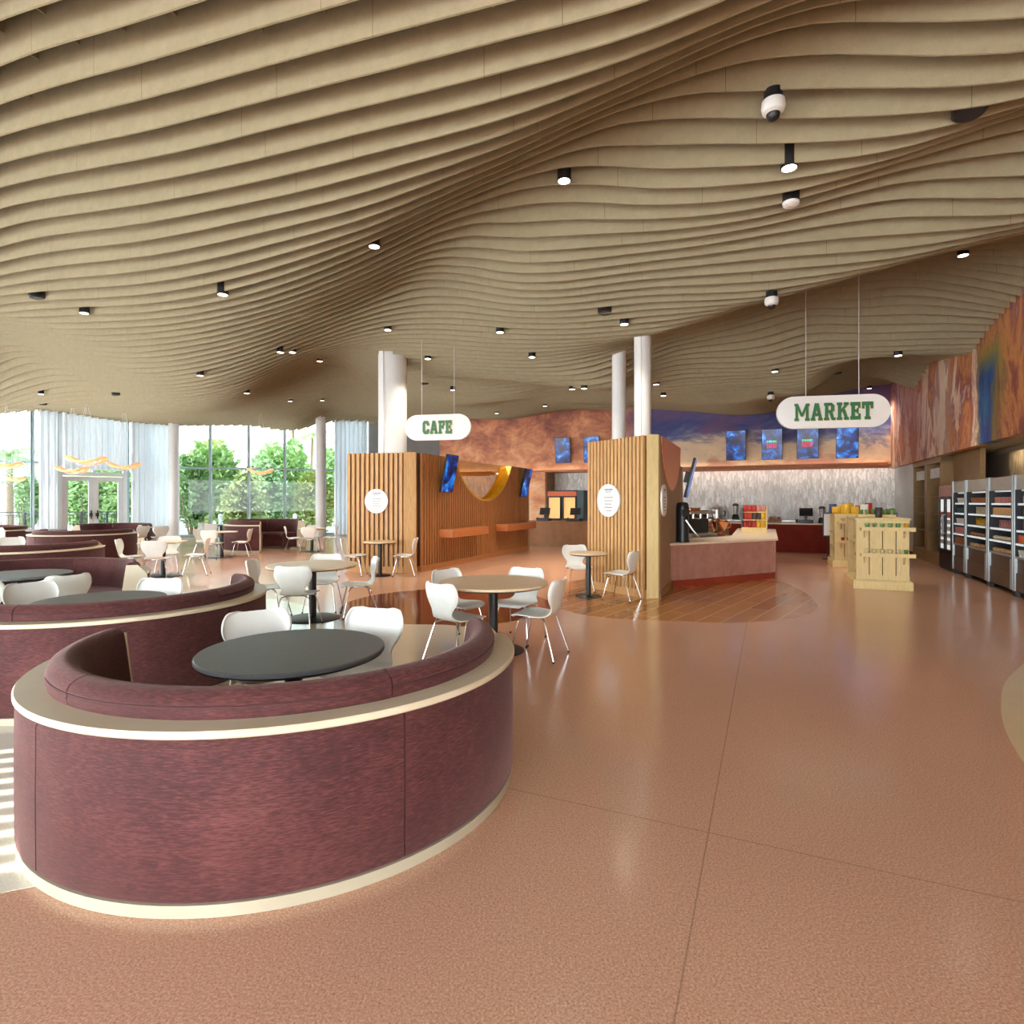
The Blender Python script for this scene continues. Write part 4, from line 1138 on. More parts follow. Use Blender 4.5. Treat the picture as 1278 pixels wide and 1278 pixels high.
# ------------------------------------------------------------------ screens
def screen(x, y, z, rot, label, w=.61, h=1.06, tilt=8, text=False, group='blue menu screens'):
    root = empty('menu_screen', (x, y, z), rot, label, 'screen', group)
    root.rotation_euler.x = R(tilt)
    b = MB(); b.box(-w / 2, w / 2, 0, .05, -h / 2, h / 2)
    b.build('housing', 'black', root, bevel=.006)
    p = MB(); p.box(-w / 2 + .014, w / 2 - .014, -.004, .0, -h / 2 + .014, h / 2 - .014)
    p.build('display', 'screen', root)
    k = MB(); k.box(-.1, .1, .05, .14, -.12, .12)
    k.build('wall_bracket', 'black', root)
    if text:
        for mt, row, hh, xs in (('screen_green', .10, .065, 5), ('screen_red', .00, .07, 4), ('screen_red', -.09, .07, 5)):
            t = MB()
            tw = .34 / xs
            for i in range(xs):
                x0 = -.17 + i * tw
                t.box(x0, x0 + .022, -.007, -.0045, row - hh / 2, row + hh / 2)
                t.box(x0, x0 + tw * .78, -.007, -.0045, row + hh / 2 - .016, row + hh / 2)
                t.box(x0, x0 + tw * .78, -.007, -.0045, row - hh / 2, row - hh / 2 + .016)
                if i % 2:
                    t.box(x0 + tw * .55, x0 + tw * .78, -.007, -.0045, row - hh / 2, row + hh / 2)
            t.build('screen_text', mt, root)
    return root
def on_back(px, t):
    tn = (px - 639) / F
    d = t / (tn * SA + CA)
    return tn * d, d
for px, py, txt, lb in ((918.5, 556, False, 'plain blue screen on the sky mural, nearest the slim white columns'),
                        (963.5, 554.5, True, 'blue screen with green and red text, nearer the plain one by the columns'),
                        (1008, 553, True, 'blue screen with green and red text, right under the MARKET sign'),
                        (1057.5, 552, False, 'plain blue screen on the sky mural, nearest the canyon wall')):
    x, d = on_back(px, T_BACK - .22)
    screen(x, d, 1.6 + (HOR - py) / F * d, -AZ, lb, .68, 1.10, 8, txt)
for px, py, lb in ((702, 562, 'blue screen on the copper mural, clear of the slat screen'), (738, 561, 'blue screen on the copper mural, half hidden behind the slat screen')):
    x, d = on_back(px, T_BACK - .22)
    screen(x, d, 1.6 + (HOR - py) / F * d, -AZ, lb, .66, 1.06, 8)
def on_screenwall(A, an, u, off):
    return (A[0] + u * math.cos(an) + off * math.sin(an), A[1] + u * math.sin(an) - off * math.cos(an))
x, y = on_screenwall(LS, La, .95, .26)
screen(x, y, 2.27, La, 'screen hung on the long slat screen near its front corner, seen almost edge-on', .56, .92, 12)
x, y = on_screenwall(LS, La, 6.0, .24)
screen(x, y, 2.2, La, 'screen hung at the far end of the long slat screen, seen almost edge-on', .56, .92, 12)
x, y = on_screenwall(RS, Lra, 3.05, .22)
screen(x, y, 2.1, Lra, 'dark screen edge-on at the end of the wedge-shaped slat screen', .36, .86, 14)

# ------------------------------------------------------------------ hanging signs with slab letters
def rect(x0, x1, z0, z1):
    return [(x0, z0), (x1, z0), (x1, z1), (x0, z1)]
LET = {
    'C': [[(.0, .18), (.14, 0), (.56, 0), (.70, .18), (.70, .36), (.46, .36), (.46, .22), (.24, .22), (.24, .78), (.46, .78), (.46, .64), (.70, .64), (.70, .82), (.56, 1), (.14, 1), (0, .82)]],
    'A': [[(.0, .0), (.30, 0), (.30, .14), (.25, .14), (.46, .84), (.38, 1.0), (.27, 1.0), (.05, .14), (0, .14)], [(.80, .0), (.50, 0), (.50, .14), (.55, .14), (.34, .84), (.42, 1.0), (.53, 1.0), (.75, .14), (.80, .14)], rect(.22, .58, .26, .42)],
    'F': [rect(0, .36, 0, .16), rect(.07, .30, .16, .84), rect(0, .66, .80, 1.0), rect(.50, .66, .64, .80), rect(.30, .50, .44, .60), rect(.44, .54, .36, .68)],
    'E': [rect(0, .68, 0, .20), rect(.07, .30, .20, .80), rect(0, .66, .80, 1.0), rect(.52, .66, .66, .80), rect(.54, .68, .20, .34), rect(.30, .50, .42, .58), rect(.44, .54, .34, .66)],
    'M': [rect(0, .30, 0, .15), rect(.07, .24, .15, .86), rect(.0, .24, .86, 1.0), [(.24, 1.0), (.24, .66), (.44, .26), (.52, .26), (.52, .42)], [(.80, 1.0), (.80, .66), (.60, .26), (.52, .26), (.52, .42)], rect(.80, .97, .15, .86), rect(.80, 1.04, .86, 1.0), rect(.74, 1.04, 0, .15)],
    'R': [rect(0, .34, 0, .15), rect(.07, .28, .15, .85), rect(0, .52, .83, 1.0), rect(.28, .52, .42, .58), [(.52, 1.0), (.70, .86), (.70, .55), (.52, .42), (.46, .56), (.48, .83)], [(.36, .44), (.58, .44), (.66, .15), (.78, .15), (.78, 0), (.52, 0)]],
    'K': [rect(0, .34, 0, .15), rect(.07, .28, .15, .85), rect(0, .34, .85, 1.0), [(.28, .40), (.28, .60), (.52, .86), (.46, .86), (.46, 1.0), (.78, 1.0), (.78, .86), (.72, .86)], [(.34, .55), (.54, .62), (.72, .15), (.80, .15), (.80, 0), (.48, 0), (.48, .15), (.52, .15)]],
    'T': [rect(0, .74, .80, 1.0), rect(0, .15, .62, .80), rect(.59, .74, .62, .80), rect(.26, .48, .14, .80), rect(.18, .56, 0, .16)],
}
WD = {'C': .70, 'A': .80, 'F': .66, 'E': .68, 'M': 1.04, 'R': .78, 'K': .80, 'T': .74}
def hanging_sign(word, x, y, z, rot, wid, hgt, lh, lw, wires, label):
    root = empty('hanging_sign', (x, y, z), rot, label, 'sign')
    r = hgt / 2
    n = 24
    poly = [(wid / 2 - r + r * math.cos(-PI / 2 + PI * i / n), r * math.sin(-PI / 2 + PI * i / n)) for i in range(n + 1)]
    poly += [(-wid / 2 + r + r * math.cos(PI / 2 + PI * i / n), r * math.sin(PI / 2 + PI * i / n)) for i in range(n + 1)]
    b = MB(); b.plate(poly, (0, .04, 0), (1, 0, 0), (0, 0, 1), .08)
    b.build('sign_board', 'sign_white', root, bevel=.006)
    tot = sum(WD[c] for c in word) + .10 * (len(word) - 1)
    k = lw / tot
    for nm, mt, y0, th, dx, dz in (('letter_backing', 'gold_edge', -.0405, .012, .012, -.008), ('lettering', 'green', -.052, .012, 0, 0)):
        m = MB()
        cx = -lw / 2
        for c in word:
            for p in LET[c]:
                m.plate([(cx + dx + u * k, -lh / 2 + dz + v * lh) for u, v in p], (0, y0, 0), (1, 0, 0), (0, 0, 1), th)
            cx += (WD[c] + .10) * k
        m.build(nm, mt, root)
    for wx in wires:
        wxw, wyw = x + wx * math.cos(rot), y + wx * math.sin(rot)
        s, t = ST(wxw, wyw)
        top = float(ceil_z([s], t)[0]) + .3
        wm = MB(); wm.tube([(wx, 0, hgt / 2 - .01), (wx, 0, top - z)], .006, 6)
        wm.build('hanger_wire', 'white_cord', root)
    return root
hanging_sign('MARKET', X(1038.5, 10.0), 10.0, 1.6 + 112 / F * 10, R(-12), 1.80, .565, .30, 1.24, (-.42, .42), 'white pill-shaped sign with green MARKET lettering, hung from the ceiling')
hanging_sign('CAFE', X(546.5, 12.6), 12.6, 1.6 + 92.5 / F * 12.6, R(-11), 1.50, .56, .29, .66, (-.37, .37), 'white pill-shaped sign with green CAFE lettering, hung from the ceiling')

# ------------------------------------------------------------------ market counter
CT = [(2.92, 10.63), (5.5, 12.0), (7.35, 16.15), (6.5, 16.55), (4.95, 12.95), (3.62, 12.02)]
cnt = empty('service_counter', (0, 0, 0), 0, 'pale topped market counter with dusty pink fluted front and red kick', 'counter')
def offs(poly, d):
    n = len(poly)
    cx = sum(p[0] for p in poly) / n; cy = sum(p[1] for p in poly) / n
    out = []
    for i in range(n):
        a, b, c = Vector(poly[i - 1]), Vector(poly[i]), Vector(poly[(i + 1) % n])
        e1, e2 = (b - a).normalized(), (c - b).normalized()
        n1, n2 = Vector((e1.y, -e1.x)), Vector((e2.y, -e2.x))
        bis = (n1 + n2)
        bis = bis / max(.2, bis.dot(n1))
        q = b + bis * d
        out.append((q.x, q.y))
    return out
k = MB(); k.prism(offs(CT, -.03), 0, .13); k.build('kick', 'redkick', cnt)
k = MB(); k.prism(offs(CT, -.035), .13, .79); k.build('carcass', 'pink_tile', cnt)
k = MB(); k.prism(offs(CT, .03), .79, .83); k.build('worktop', 'stone_top', cnt, bevel=.006)
fm = MB()
for a, b in ((CT[0], CT[1]), (CT[1], CT[2])):
    L = math.hypot(b[0] - a[0], b[1] - a[1]); an = math.atan2(b[1] - a[1], b[0] - a[0])
    n = int(L / .045)
    for i in range(n):
        u = .03 + i * .045
        if u + .032 < L - .02:
            fm.box(u, u + .032, .012, .04, .14, .785, an, a)
fm.build('fluted_front', 'pink_tile', cnt)

def on_grid(name, mat, s0, s1, t0, t1, z0, z1, parent=None, bev=0):
    m = MB(); m.box(s0, s1, t0, t1, z0, z1)
    return m.build(name, mat, parent, rot=-AZ if parent is None else 0, bevel=bev)
rc = empty('back_counter', (0, 0, 0), -AZ, 'dark red fronted counter under the four blue screens', 'counter')
for a in (('front_panel', 'redwood', -1.2, 3.2, 20.2, 20.85, .1, .88), ('toe_kick', 'redwood', -1.2, 3.2, 20.25, 20.8, 0, .1), ('worktop', 'stone_top', -1.24, 3.24, 20.16, 20.9, .88, .92)):
    on_grid(a[0], a[1], *a[2:], parent=rc)
wc = empty('back_counter', (0, 0, 0), -AZ, 'steel topped back bench along the pearl tiled wall behind the market counter', 'counter')
for a in (('cabinet', 'olive', -3.9, 3.4, 22.3, 22.97, .1, .9), ('toe_kick', 'black', -3.9, 3.4, 22.35, 22.95, 0, .1), ('worktop', 'steel', -3.92, 3.42, 22.26, 22.98, .9, .94)):
    on_grid(a[0], a[1], *a[2:], parent=wc)
sb = empty('work_bench', (0, 0, 0), R(28), 'low steel bench with shelf behind the front of the market counter', 'bench')
def at_bench(u, v):
    c, s = math.cos(R(28)), math.sin(R(28))
    return 3.93 + u * c - v * s, 12.6 + u * s + v * c
bx, by = at_bench(0, 0)
sb.location = (bx, by, 0)
for nm, mt, b in (('bench_top', 'steel', (0, 1.42, 0, .6, .78, .82)), ('bench_shelf', 'steel', (.05, 1.37, .05, .55, .35, .38)), ('back_panel', 'olive', (.05, 1.37, .5, .58, .38, .78))):
    m = MB(); m.box(*b); m.build(nm, mt, sb)
for u, v in ((.04, .04), (1.38, .04), (.04, .56), (1.38, .56)):
    m = MB(); m.cyl(u, v, .02, 0, .78, 10); m.build('leg', 'steel', sb)

# things on the market counters
tw = empty('coffee_brewer', (3.25, 11.0, .831), R(10), 'tall black rounded coffee brewer on the pale market counter', 'coffee machine')
m = MB(); m.lathe([(.115, 0), (.125, .02), (.12, .05), (.115, .08), (.12, .66), (.11, .72), (.09, .75), (.03, .76)], 32); m.build('body', 'black', tw, smooth=True)
m = MB(); m.lathe([(.13, 0), (.13, .012)], 32); m.build('foot', 'black', tw)
m = MB(); m.tube([(.0, -.14, .42), (.12, -.20, .22), (.24, -.22, .10)], .016, 8); m.build('lever', 'steel', tw, smooth=True)
m = MB(); m.box(-.07, .07, -.15, -.13, .5, .62); m.build('panel', 'cooler_dark', tw)

ex_, ey_ = at_bench(.46, .3)
em = empty('espresso_machine', (ex_, ey_, .821), R(28), 'black and steel espresso machine behind the black coffee brewer', 'coffee machine')
for nm, mt, b in (('body', 'black', (-.36, .36, .0, .26, .06, .58)), ('drip_tray', 'steel', (-.36, .36, -.26, .26, .0, .07)), ('top_panel', 'steel', (-.38, .38, -.2, .27, .50, .56)), ('cup_rail', 'copper', (-.3, .0, -.1, .2, .56, .64))):
    m = MB(); m.box(*b); m.build(nm, mt, em, bevel=.008)
for q in (-.22, 0, .22):
    m = MB(); m.cyl(q, -.1, .035, .40, .50, 14); m.tube([(q, -.1, .42), (q + .02, -.27, .40)], .013, 8); m.build('group_head', 'chrome', em, smooth=True)
m = MB(); m.tube([(.34, -.14, .46), (.38, -.22, .3), (.36, -.25, .12)], .009, 8); m.build('steam_wand', 'chrome', em, smooth=True)

kx, ky = at_bench(1.14, .28)
kt = empty('copper_urn', (kx, ky, .821), 0, 'shiny copper urn with waisted body on the steel bench', 'urn')
m = MB(); m.lathe([(.13, 0), (.15, .03), (.12, .1), (.19, .26), (.2, .32), (.17, .36), (.04, .38), (.03, .41)], 36); m.build('body', 'copper', kt, smooth=True)
for sx in (-1, 1):
    m = MB(); m.tube([(sx * .19, 0, .3), (sx * .27, 0, .27), (sx * .26, 0, .19), (sx * .16, 0, .17)], .012, 8); m.build('handle', 'copper', kt, smooth=True)

def back_xy(px, t):
    return on_back(px, t)
x, y = back_xy(895, 22.55)
ur = empty('brewing_urn', (x, y, .941), 0, 'round steel urn with domed lid on the back bench against the tiles', 'urn')
m = MB(); m.lathe([(.17, 0), (.2, .03), (.19, .1), (.21, .3), (.2, .38)], 32); m.build('body', 'steel', ur, smooth=True)
m = MB(); m.lathe([(.22, .38), (.2, .44), (.1, .5), (.03, .52), (.035, .57)], 32); m.build('lid', 'steel', ur, smooth=True)
m = MB(); m.tube([(.2, 0, .32), (.3, 0, .3), (.29, 0, .16), (.2, 0, .12)], .018, 8); m.build('handle', 'black', ur, smooth=True)
m = MB(); m.tube([(0, -.2, .1), (0, -.27, .1), (0, -.28, .05)], .016, 8); m.build('tap', 'black', ur, smooth=True)
def blender_jug(px, t, z, label, s=1.0):
    x, y = back_xy(px, t)
    r = empty('blender_jug', (x, y, z), 0, label, 'blender')
    m = MB(); m.lathe([(.12 * s, 0), (.13 * s, .03), (.11 * s, .16 * s), (.08 * s, .2 * s)], 24); m.build('motor_base', 'black', r, smooth=True)
    m = MB(); m.lathe([(.07 * s, .2 * s), (.10 * s, .5 * s), (.09 * s, .5 * s)], 24); m.build('jug', 'steel', r, smooth=True)
    m = MB(); m.lathe([(.105 * s, .5 * s), (.1 * s, .56 * s), (.04 * s, .6 * s)], 24); m.build('lid', 'black', r, smooth=True)
    return r
blender_jug(918, 22.55, .941, 'slim glass blender with black lid on the back bench near the snack rack')
blender_jug(1026, 20.5, .921, 'slim blender standing on the dark red counter beside the till', .9)

def till(x, y, z, rot, label):
    r = empty('till', (x, y, z), rot, label, 'till')
    m = MB(); m.box(-.2, .2, -.17, .2, 0, .1); m.build('cash_drawer', 'black', r, bevel=.006)
    m = MB(); m.box(-.035, .035, .0, .06, .1, .3); m.build('stand', 'black', r)
    m = MB(); m.plate([(-.19, -.13), (.19, -.13), (.19, .13), (-.19, .13)], (0, .03, .34), (1, 0, 0), (0, .35, 1), .035); m.build('display', 'black', r)
    m = MB(); m.box(-.3, -.23, -.1, .0, 0, .12); m.build('card_reader', 'cooler_dark', r, bevel=.006)
    return r
x, y = back_xy(1006, 20.45)
till(x, y, .921, -AZ, 'black till on the dark red counter under the blue screens')

x, y = back_xy(967, 20.5)
bk = empty('bread_basket', (x, y, .921), -AZ, 'wicker basket of rolls on the dark red counter', 'basket')
m = MB(); m.box(-.2, .2, -.14, .14, 0, .1); m.build('basket', 'pk_brown', bk, bevel=.02)
def blob(name, mat, x, y, z, rx, ry, rz, label, cat, group, rot=0):
    m = MB()
    m.lathe([(.02, -1), (.5, -.86), (.86, -.5), (1, 0), (.86, .5), (.5, .86), (.02, 1)], 14)
    m.v = [(a * rx, b * ry, (c + 1) * rz) for a, b, c in m.v]
    o = m.build(name, mat, smooth=True, loc=(x, y, z), rot=rot)
    return tag(o, label, cat, group)
for q in range(6):
    u, v = -.12 + .12 * (q % 3), -.06 + .12 * (q // 3)
    blob('bread_roll', 'pk_tan' if q % 2 else 'pk_brown', x + u * CA + v * SA, y - u * SA + v * CA, 1.023, .065, .055, .045, 'golden bread roll heaped in the wicker basket on the dark red counter', 'bread', 'rolls in the basket')

# snack rack on the counter wing
SRX, SRY = X(942, 14.6), 14.6
sr = empty('snack_rack', (SRX, SRY, .831), R(-24), 'tiered rack of red and yellow snack bags at the corner of the market counter', 'rack')
for nm, mt, b in (('base', 'display_wood', (-.30, .28, -.2, .2, 0, .12)), ('back_panel', 'display_wood', (-.30, .28, .16, .2, .12, .62)), ('side_panel', 'pk_teal', (-.31, -.28, -.2, .2, .12, .60)), ('side_panel', 'display_wood', (.26, .29, -.2, .2, .12, .60)), ('shelf', 'display_wood', (-.28, .26, -.2, .16, .30, .32)), ('shelf', 'display_wood', (-.28, .26, -.12, .16, .49, .51)), ('header', 'pk_teal', (-.28, .26, .06, .1, .53, .66))):
    m = MB(); m.box(*b); m.build(nm, mt, sr)
def bag_mesh(w, h, d):
    m = MB()
    rows = [(.0, .06), (.08, .55), (.3, 1), (.6, 1), (.88, .55), (1.0, .06)]
    vs, fs = [], []
    n = 5
    for z, k in rows:
        for sgn in (-1, 1):
            for i in range(n):
                u = -1 + 2 * i / (n - 1)
                vs.append((u * w / 2, sgn * d / 2 * k * (1 - .8 * u * u) - (0 if abs(u) < 1 else 0), z * h))
    K = 2 * n
    for r in range(len(rows) - 1):
        for i in range(n - 1):
            a = r * K + i
            fs.append((a, a + 1, a + K + 1, a + K))
            a = r * K + n + i
            fs.append((a, a + K, a + K + 1, a + 1))
    m.add(vs, fs)
    return m
PROT = {}
def item(key, build, loc, rot, label, cat, group, mat):
    """small shop goods: one mesh per kind, linked copies afterwards"""
    kk_ = (key, mat)
    if kk_ not in PROT:
        o = build().build(key, mat, smooth=True, angle=50)
        PROT[kk_] = o
    else:
        o = PROT[kk_].copy(); C.objects.link(o)
    o.location = loc; o.rotation_euler.z = rot
    return tag(o, label, cat, group)
for tier, (z, yy, cols) in enumerate(((.122, -.13, ['pk_red', 'pk_yellow']), (.322, -.10, ['pk_red', 'pk_dark', 'pk_yellow']), (.512, -.06, ['pk_red', 'pk_pink']))):
    for q in range(5):
        u = -.22 + q * .105
        c, s = math.cos(R(-24)), math.sin(R(-24))
        item('snack_bag', lambda: bag_mesh(.10, .17, .05), (SRX + u * c - yy * s, SRY + u * s + yy * c, .831 + z), R(-24),
             'small snack bag on the %s tier of the rack at the market counter corner' % ('lowest', 'middle', 'top')[tier], 'snack bag', 'bags in the counter rack', cols[(q * len(cols)) // 5])
# ------------------------------------------------------------------ café counter in the recess
cc = empty('service_counter', (0, 0, 0), -AZ, 'brown café counter in front of the copper wall recess', 'counter')
for a in (('front_panel', 'brown_counter', -8.15, -5.2, 19.3, 20.0, .1, .86), ('toe_kick', 'brown_counter', -8.1, -5.2, 19.36, 19.95, 0, .1), ('worktop', 'brown_counter', -8.25, -5.15, 19.24, 20.06, .86, .90)):
    on_grid(a[0], a[1], *a[2:], parent=cc)
for px, lb in ((680, 'black till on the brown café counter, nearer the long slat screen'), (718, 'black till on the brown café counter, nearer the wedge-shaped screen')):
    x, y = back_xy(px, 19.65)
    till(x, y, .901, -AZ, lb)
hx, hy = back_xy(701, 21.6)
hc = empty('heated_cabinet', (hx, hy, 0), -AZ, 'tall heated food cabinet with two glowing orange windows behind the café tills', 'cabinet')
for nm, mt, b in (('body', 'cooler_dark', (-.64, .64, .08, .7, 0, 2.05)), ('header', 'pk_orange', (-.6, .6, .03, .08, 1.82, 2.0)), ('side_panel', 'pk_teal', (.64, .9, .0, .7, 0, 2.04)), ('lower_panel', 'cooler_brown', (-.6, .6, .03, .08, .05, .88))):
    m = MB(); m.box(*b); m.build(nm, mt, hc)
for sx in (-1, 1):
    x0, x1 = (-.58, -.05) if sx < 0 else (.05, .58)
    m = MB(); m.box(x0, x0 + .03, .0, .06, .9, 1.8); m.box(x1 - .03, x1, .0, .06, .9, 1.8); m.box(x0, x1, .0, .06, 1.76, 1.8); m.box(x0, x1, .0, .06, .9, .94)
    d = m.build('door', 'black', hc)
    m = MB(); m.box(x0 + .03, x1 - .03, .05, .065, .94, 1.76); m.build('glowing_window', 'warm_glow', d)

# ------------------------------------------------------------------ timber display islands
def island(x, y, label):
    root = empty('display_island', (x, y, 0), -AZ, label, 'display stand', 'pale timber display islands')
    w, dp, h = .83, 1.25, 1.30
    m = MB(); m.box(-.05, w + .05, -.05, dp + .05, 0, .15); m.box(-.03, w + .03, -.03, dp + .03, .15, .17); m.build('plinth', 'display_wood', root, bevel=.006)
    m = MB(); m.box(.03, w - .03, .026, .04, .17, 1.24); m.build('board_backing', 'display_gap', root)
    m = MB()
    n = 4
    bw = (w - .0) / n
    for i in range(n):
        m.box(i * bw + .007, (i + 1) * bw - .007, 0, .026, .26, 1.2)
    m.box(0, w, 0, .026, .17, .26); m.box(0, w, -.004, .026, 1.2, 1.262)
    m.build('front_boards', 'display_wood', root)
    for pb in ((0, .05, .04, .10), (0, .05, dp - .06, dp)):
        m = MB(); m.box(*pb, .17, 1.25); m.build('corner_post', 'display_wood', root)
    for nm_, pb in (('side_panel', (w - .05, w, .04, dp)), ('back_panel', (.05, w - .05, dp - .04, dp))):
        m = MB(); m.box(*pb, .17, 1.25); m.build(nm_, 'display_wood', root)
    m = MB(); m.box(.30, .34, .1, dp - .06, .17, 1.25); m.build('inner_panel', 'display_wood', root)
    for z in (.48, .82):
        m = MB(); m.box(.0, .30, .1, dp - .06, z, z + .025); m.build('side_shelf', 'display_wood', root)
    m = MB(); m.box(-.02, w + .02, -.02, dp + .02, 1.262, 1.30); m.build('top', 'display_wood', root, bevel=.006)
    for z in (.60, 1.07):
        m = MB(); m.box(.06, w + .06, -.17, -.001, z, z + .045); m.box(.06, w + .06, -.175, -.16, z + .045, z + .07)
        sh = m.build('front_shelf', 'display_wood', root)
        for bx_ in (.12, w - .1):
            m = MB(); m.plate([(0, 0), (.14, 0), (.14, -.13), (.11, -.13)], (bx_, -.14, z), (0, 1, 0), (0, 0, 1), .02); m.build('bracket', 'display_wood', sh)
    return root
I1 = (6.36, 10.66); I2 = (7.86, 14.05)
island(I1[0], I1[1], 'pale timber display island with plank front, the nearer one, carrying rows of green cups')
island(I2[0], I2[1], 'pale timber display island partly hidden behind the nearer one, snack bags on top')
def isl(I, u, v):
    return I[0] + u * CA + v * SA, I[1] - u * SA + v * CA
def cup_mesh():
    m = MB(); m.lathe([(.026, 0), (.036, .075), (.039, .08), (.038, .09), (.01, .094)], 16); return m
for (I, which) in ((I1, 'nearer'), (I2, 'farther')):
    for z, rw in ((1.118, 'upper'), (.648, 'lower')):
        for q in range(6):
            x, y = isl(I, .16 + q * .12, -.09)
            if which == 'nearer':
                col = ('pk_mint' if q < 5 else 'pk_yellow') if rw == 'upper' else ('pk_cream' if q < 5 else 'pk_green')
                item('snack_cup', cup_mesh, (x, y, z), 0, ('lidded %s cup on the %s front shelf of the nearer display island' % ({'pk_mint': 'green', 'pk_yellow': 'yellow', 'pk_cream': 'cream', 'pk_green': 'dark green'}[col], rw)), 'cup', 'cups on the %s shelf' % rw, col)
            elif q < 4:
                item('snack_cup', cup_mesh, (x, y, z), 0, '%s cup on the %s front shelf of the farther display island' % ('cream' if rw == 'upper' else 'red', rw), 'cup', 'cups on the far island', 'pk_cream' if rw == 'upper' else 'pk_red')
    for z, nm, col in ((.506, 'lower', 'pk_red'), (.846, 'upper', 'pk_lime' if which == 'nearer' else 'pk_yellow'), (.171, 'bottom', 'pk_cream')):
        for q in range(3):
            x, y = isl(I, .13, .25 + q * .32)
            item('snack_packet', lambda: bag_mesh(.17, .13, .10), (x, y, z), -AZ + PI / 2, 'snack packet on the %s side shelf of the %s display island' % (nm, which), 'snack packet', 'packets on the island side shelves', col)
for q in range(8):
    x, y = isl(I2, .04 + q * .10, .18 + .06 * (q % 2))
    cbg = item('crisp_bag', lambda: bag_mesh(.17, .24, .09), (x, y, 1.301), -AZ + (.35 if q % 2 else -.3), 'yellow crisp bag standing on top of the farther display island' if q < 5 else 'red and white crisp bag on top of the farther display island', 'crisp bag', 'crisp bags on the far island', 'pk_yellow' if q < 5 else ('pk_red' if q % 2 else 'pk_white'))
    cbg.scale = (1, 1, .72 + .13 * (q * 5 % 4))
x, y = isl(I2, -.0, .45)
item('crisp_bag', lambda: bag_mesh(.17, .24, .09), (x, y, 1.301), -AZ, 'blue crisp bag at the corner of the farther display island', 'crisp bag', 'crisp bags on the far island', 'pk_blue')
bxo = MB(); bxo.box(0, .62, 0, .3, 0, .05)
x, y = isl(I1, .1, .55)
tag(bxo.build('display_riser', 'display_wood', loc=(x, y, 1.301), rot=-AZ, bevel=.006), 'low timber riser on top of the nearer display island', 'riser')
for q in range(6):
    x, y = isl(I1, .16 + q * .10, .68)
    item('snack_cup', cup_mesh, (x, y, 1.352), 0, 'green cup on the riser on top of the nearer display island', 'cup', 'cups on the island top', 'pk_mint' if q % 2 else 'pk_green')
x, y = isl(I1, .40, .3)
item('gift_bag', lambda: bag_mesh(.11, .19, .08), (x, y, 1.301), -AZ, 'black and white packet standing alone on the nearer display island', 'packet', None, 'pk_dark')
x, y = isl(I1, .6, 1.0)
pl = empty('herb_tray', (x, y, 1.301), -AZ, 'dark tray of plants at the back of the nearer display island', 'tray')
m = MB(); m.box(-.2, .2, -.1, .1, 0, .08); m.build('tray', 'pk_dark', pl)
m = MB()
rg = random.Random(3)
for q in range(90):
    px_, py_, pz_ = rg.uniform(-.19, .19), rg.uniform(-.09, .09), rg.uniform(.07, .15)
    a_ = rg.uniform(0, 6.3)
    m.add([(px_, py_, pz_ - .03), (px_ + .025 * math.cos(a_), py_ + .025 * math.sin(a_), pz_), (px_, py_, pz_ + .035), (px_ - .025 * math.cos(a_), py_ - .025 * math.sin(a_), pz_)], [(0, 1, 2, 3)])
m.build('herb_leaves', 'leaf2', pl)
# menu frame by the red counter
x, y = back_xy(1033, 18.2)
mf = empty('menu_stand', (x, y, 0), -AZ, 'black framed white menu stand beside the farther display island', 'menu stand')
m = MB(); m.box(-.12, .12, -.015, .015, .62, 1.3); m.build('frame', 'black', mf)
m = MB(); m.box(-.095, .095, -.018, -.015, .66, 1.26); m.build('menu_sheet', 'sign_white', mf)
m = MB(); m.cyl(0, 0, .015, .02, .62, 10); m.cyl(0, 0, .14, 0, .02, 24); m.build('stand_base', 'black', mf)

# ------------------------------------------------------------------ coolers along the canyon wall
SF = S_RIGHT
def cooler(t0, t1, label):
    w = t1 - t0
    x, y = W(SF, t0)
    root = empty('open_cooler', (x, y, 0), -AZ, label, 'cooler', 'open fronted food coolers')
    dp = .88
    for a, b in ((0, .05), (w - .05, w)):
        m = MB(); m.box(0, dp, a, b, .10, 2.05); m.build('side_panel', 'alu', root, bevel=.008)
        m = MB(); m.box(.02, .09, a, b, 0, .10); m.box(dp - .09, dp - .02, a, b, 0, .10); m.build('foot', 'black', root)
    for a in (.05, w - .056):
        m = MB(); m.box(.012, dp - .06, a, a + .006, .68, 1.80); m.build('inner_lining', 'cooler_dark', root)
    m = MB(); m.box(.03, dp, .05, w - .05, 1.80, 2.04); m.build('header', 'cooler_head', root)
    m = MB(); m.box(dp - .06, dp, .05, w - .05, .66, 1.80); m.build('back_panel', 'cooler_dark', root)
    m = MB(); m.box(.025, dp, .05, w - .05, .10, .40); m.build('kick_panel', 'cooler_brown', root)
    m = MB(); m.box(.045, dp, .05, w - .05, .40, .66); m.build('lower_panel', 'cooler_brown', root)
    m = MB(); m.box(.0, .05, .05, .11, .10, .62); m.build('front_post', 'alu', root)
    m = MB(); m.box(.10, .16, .05, w - .05, 1.775, 1.80); m.build('lamp_strip', 'cooler_led', root)
    for i, z in enumerate((.66, .88, 1.10, 1.33, 1.55)):
        x0 = (.02, .03, .04, .05, .06)[i]
        m = MB(); m.box(x0, dp - .06, .05, w - .05, z, z + .02); sh = m.build('shelf', 'alu', root)
        m = MB(); m.box(x0 - .012, x0, .05, w - .05, z - .012, z + .022); m.build('price_rail', 'cooler_led' if i else 'alu', sh)
    return root
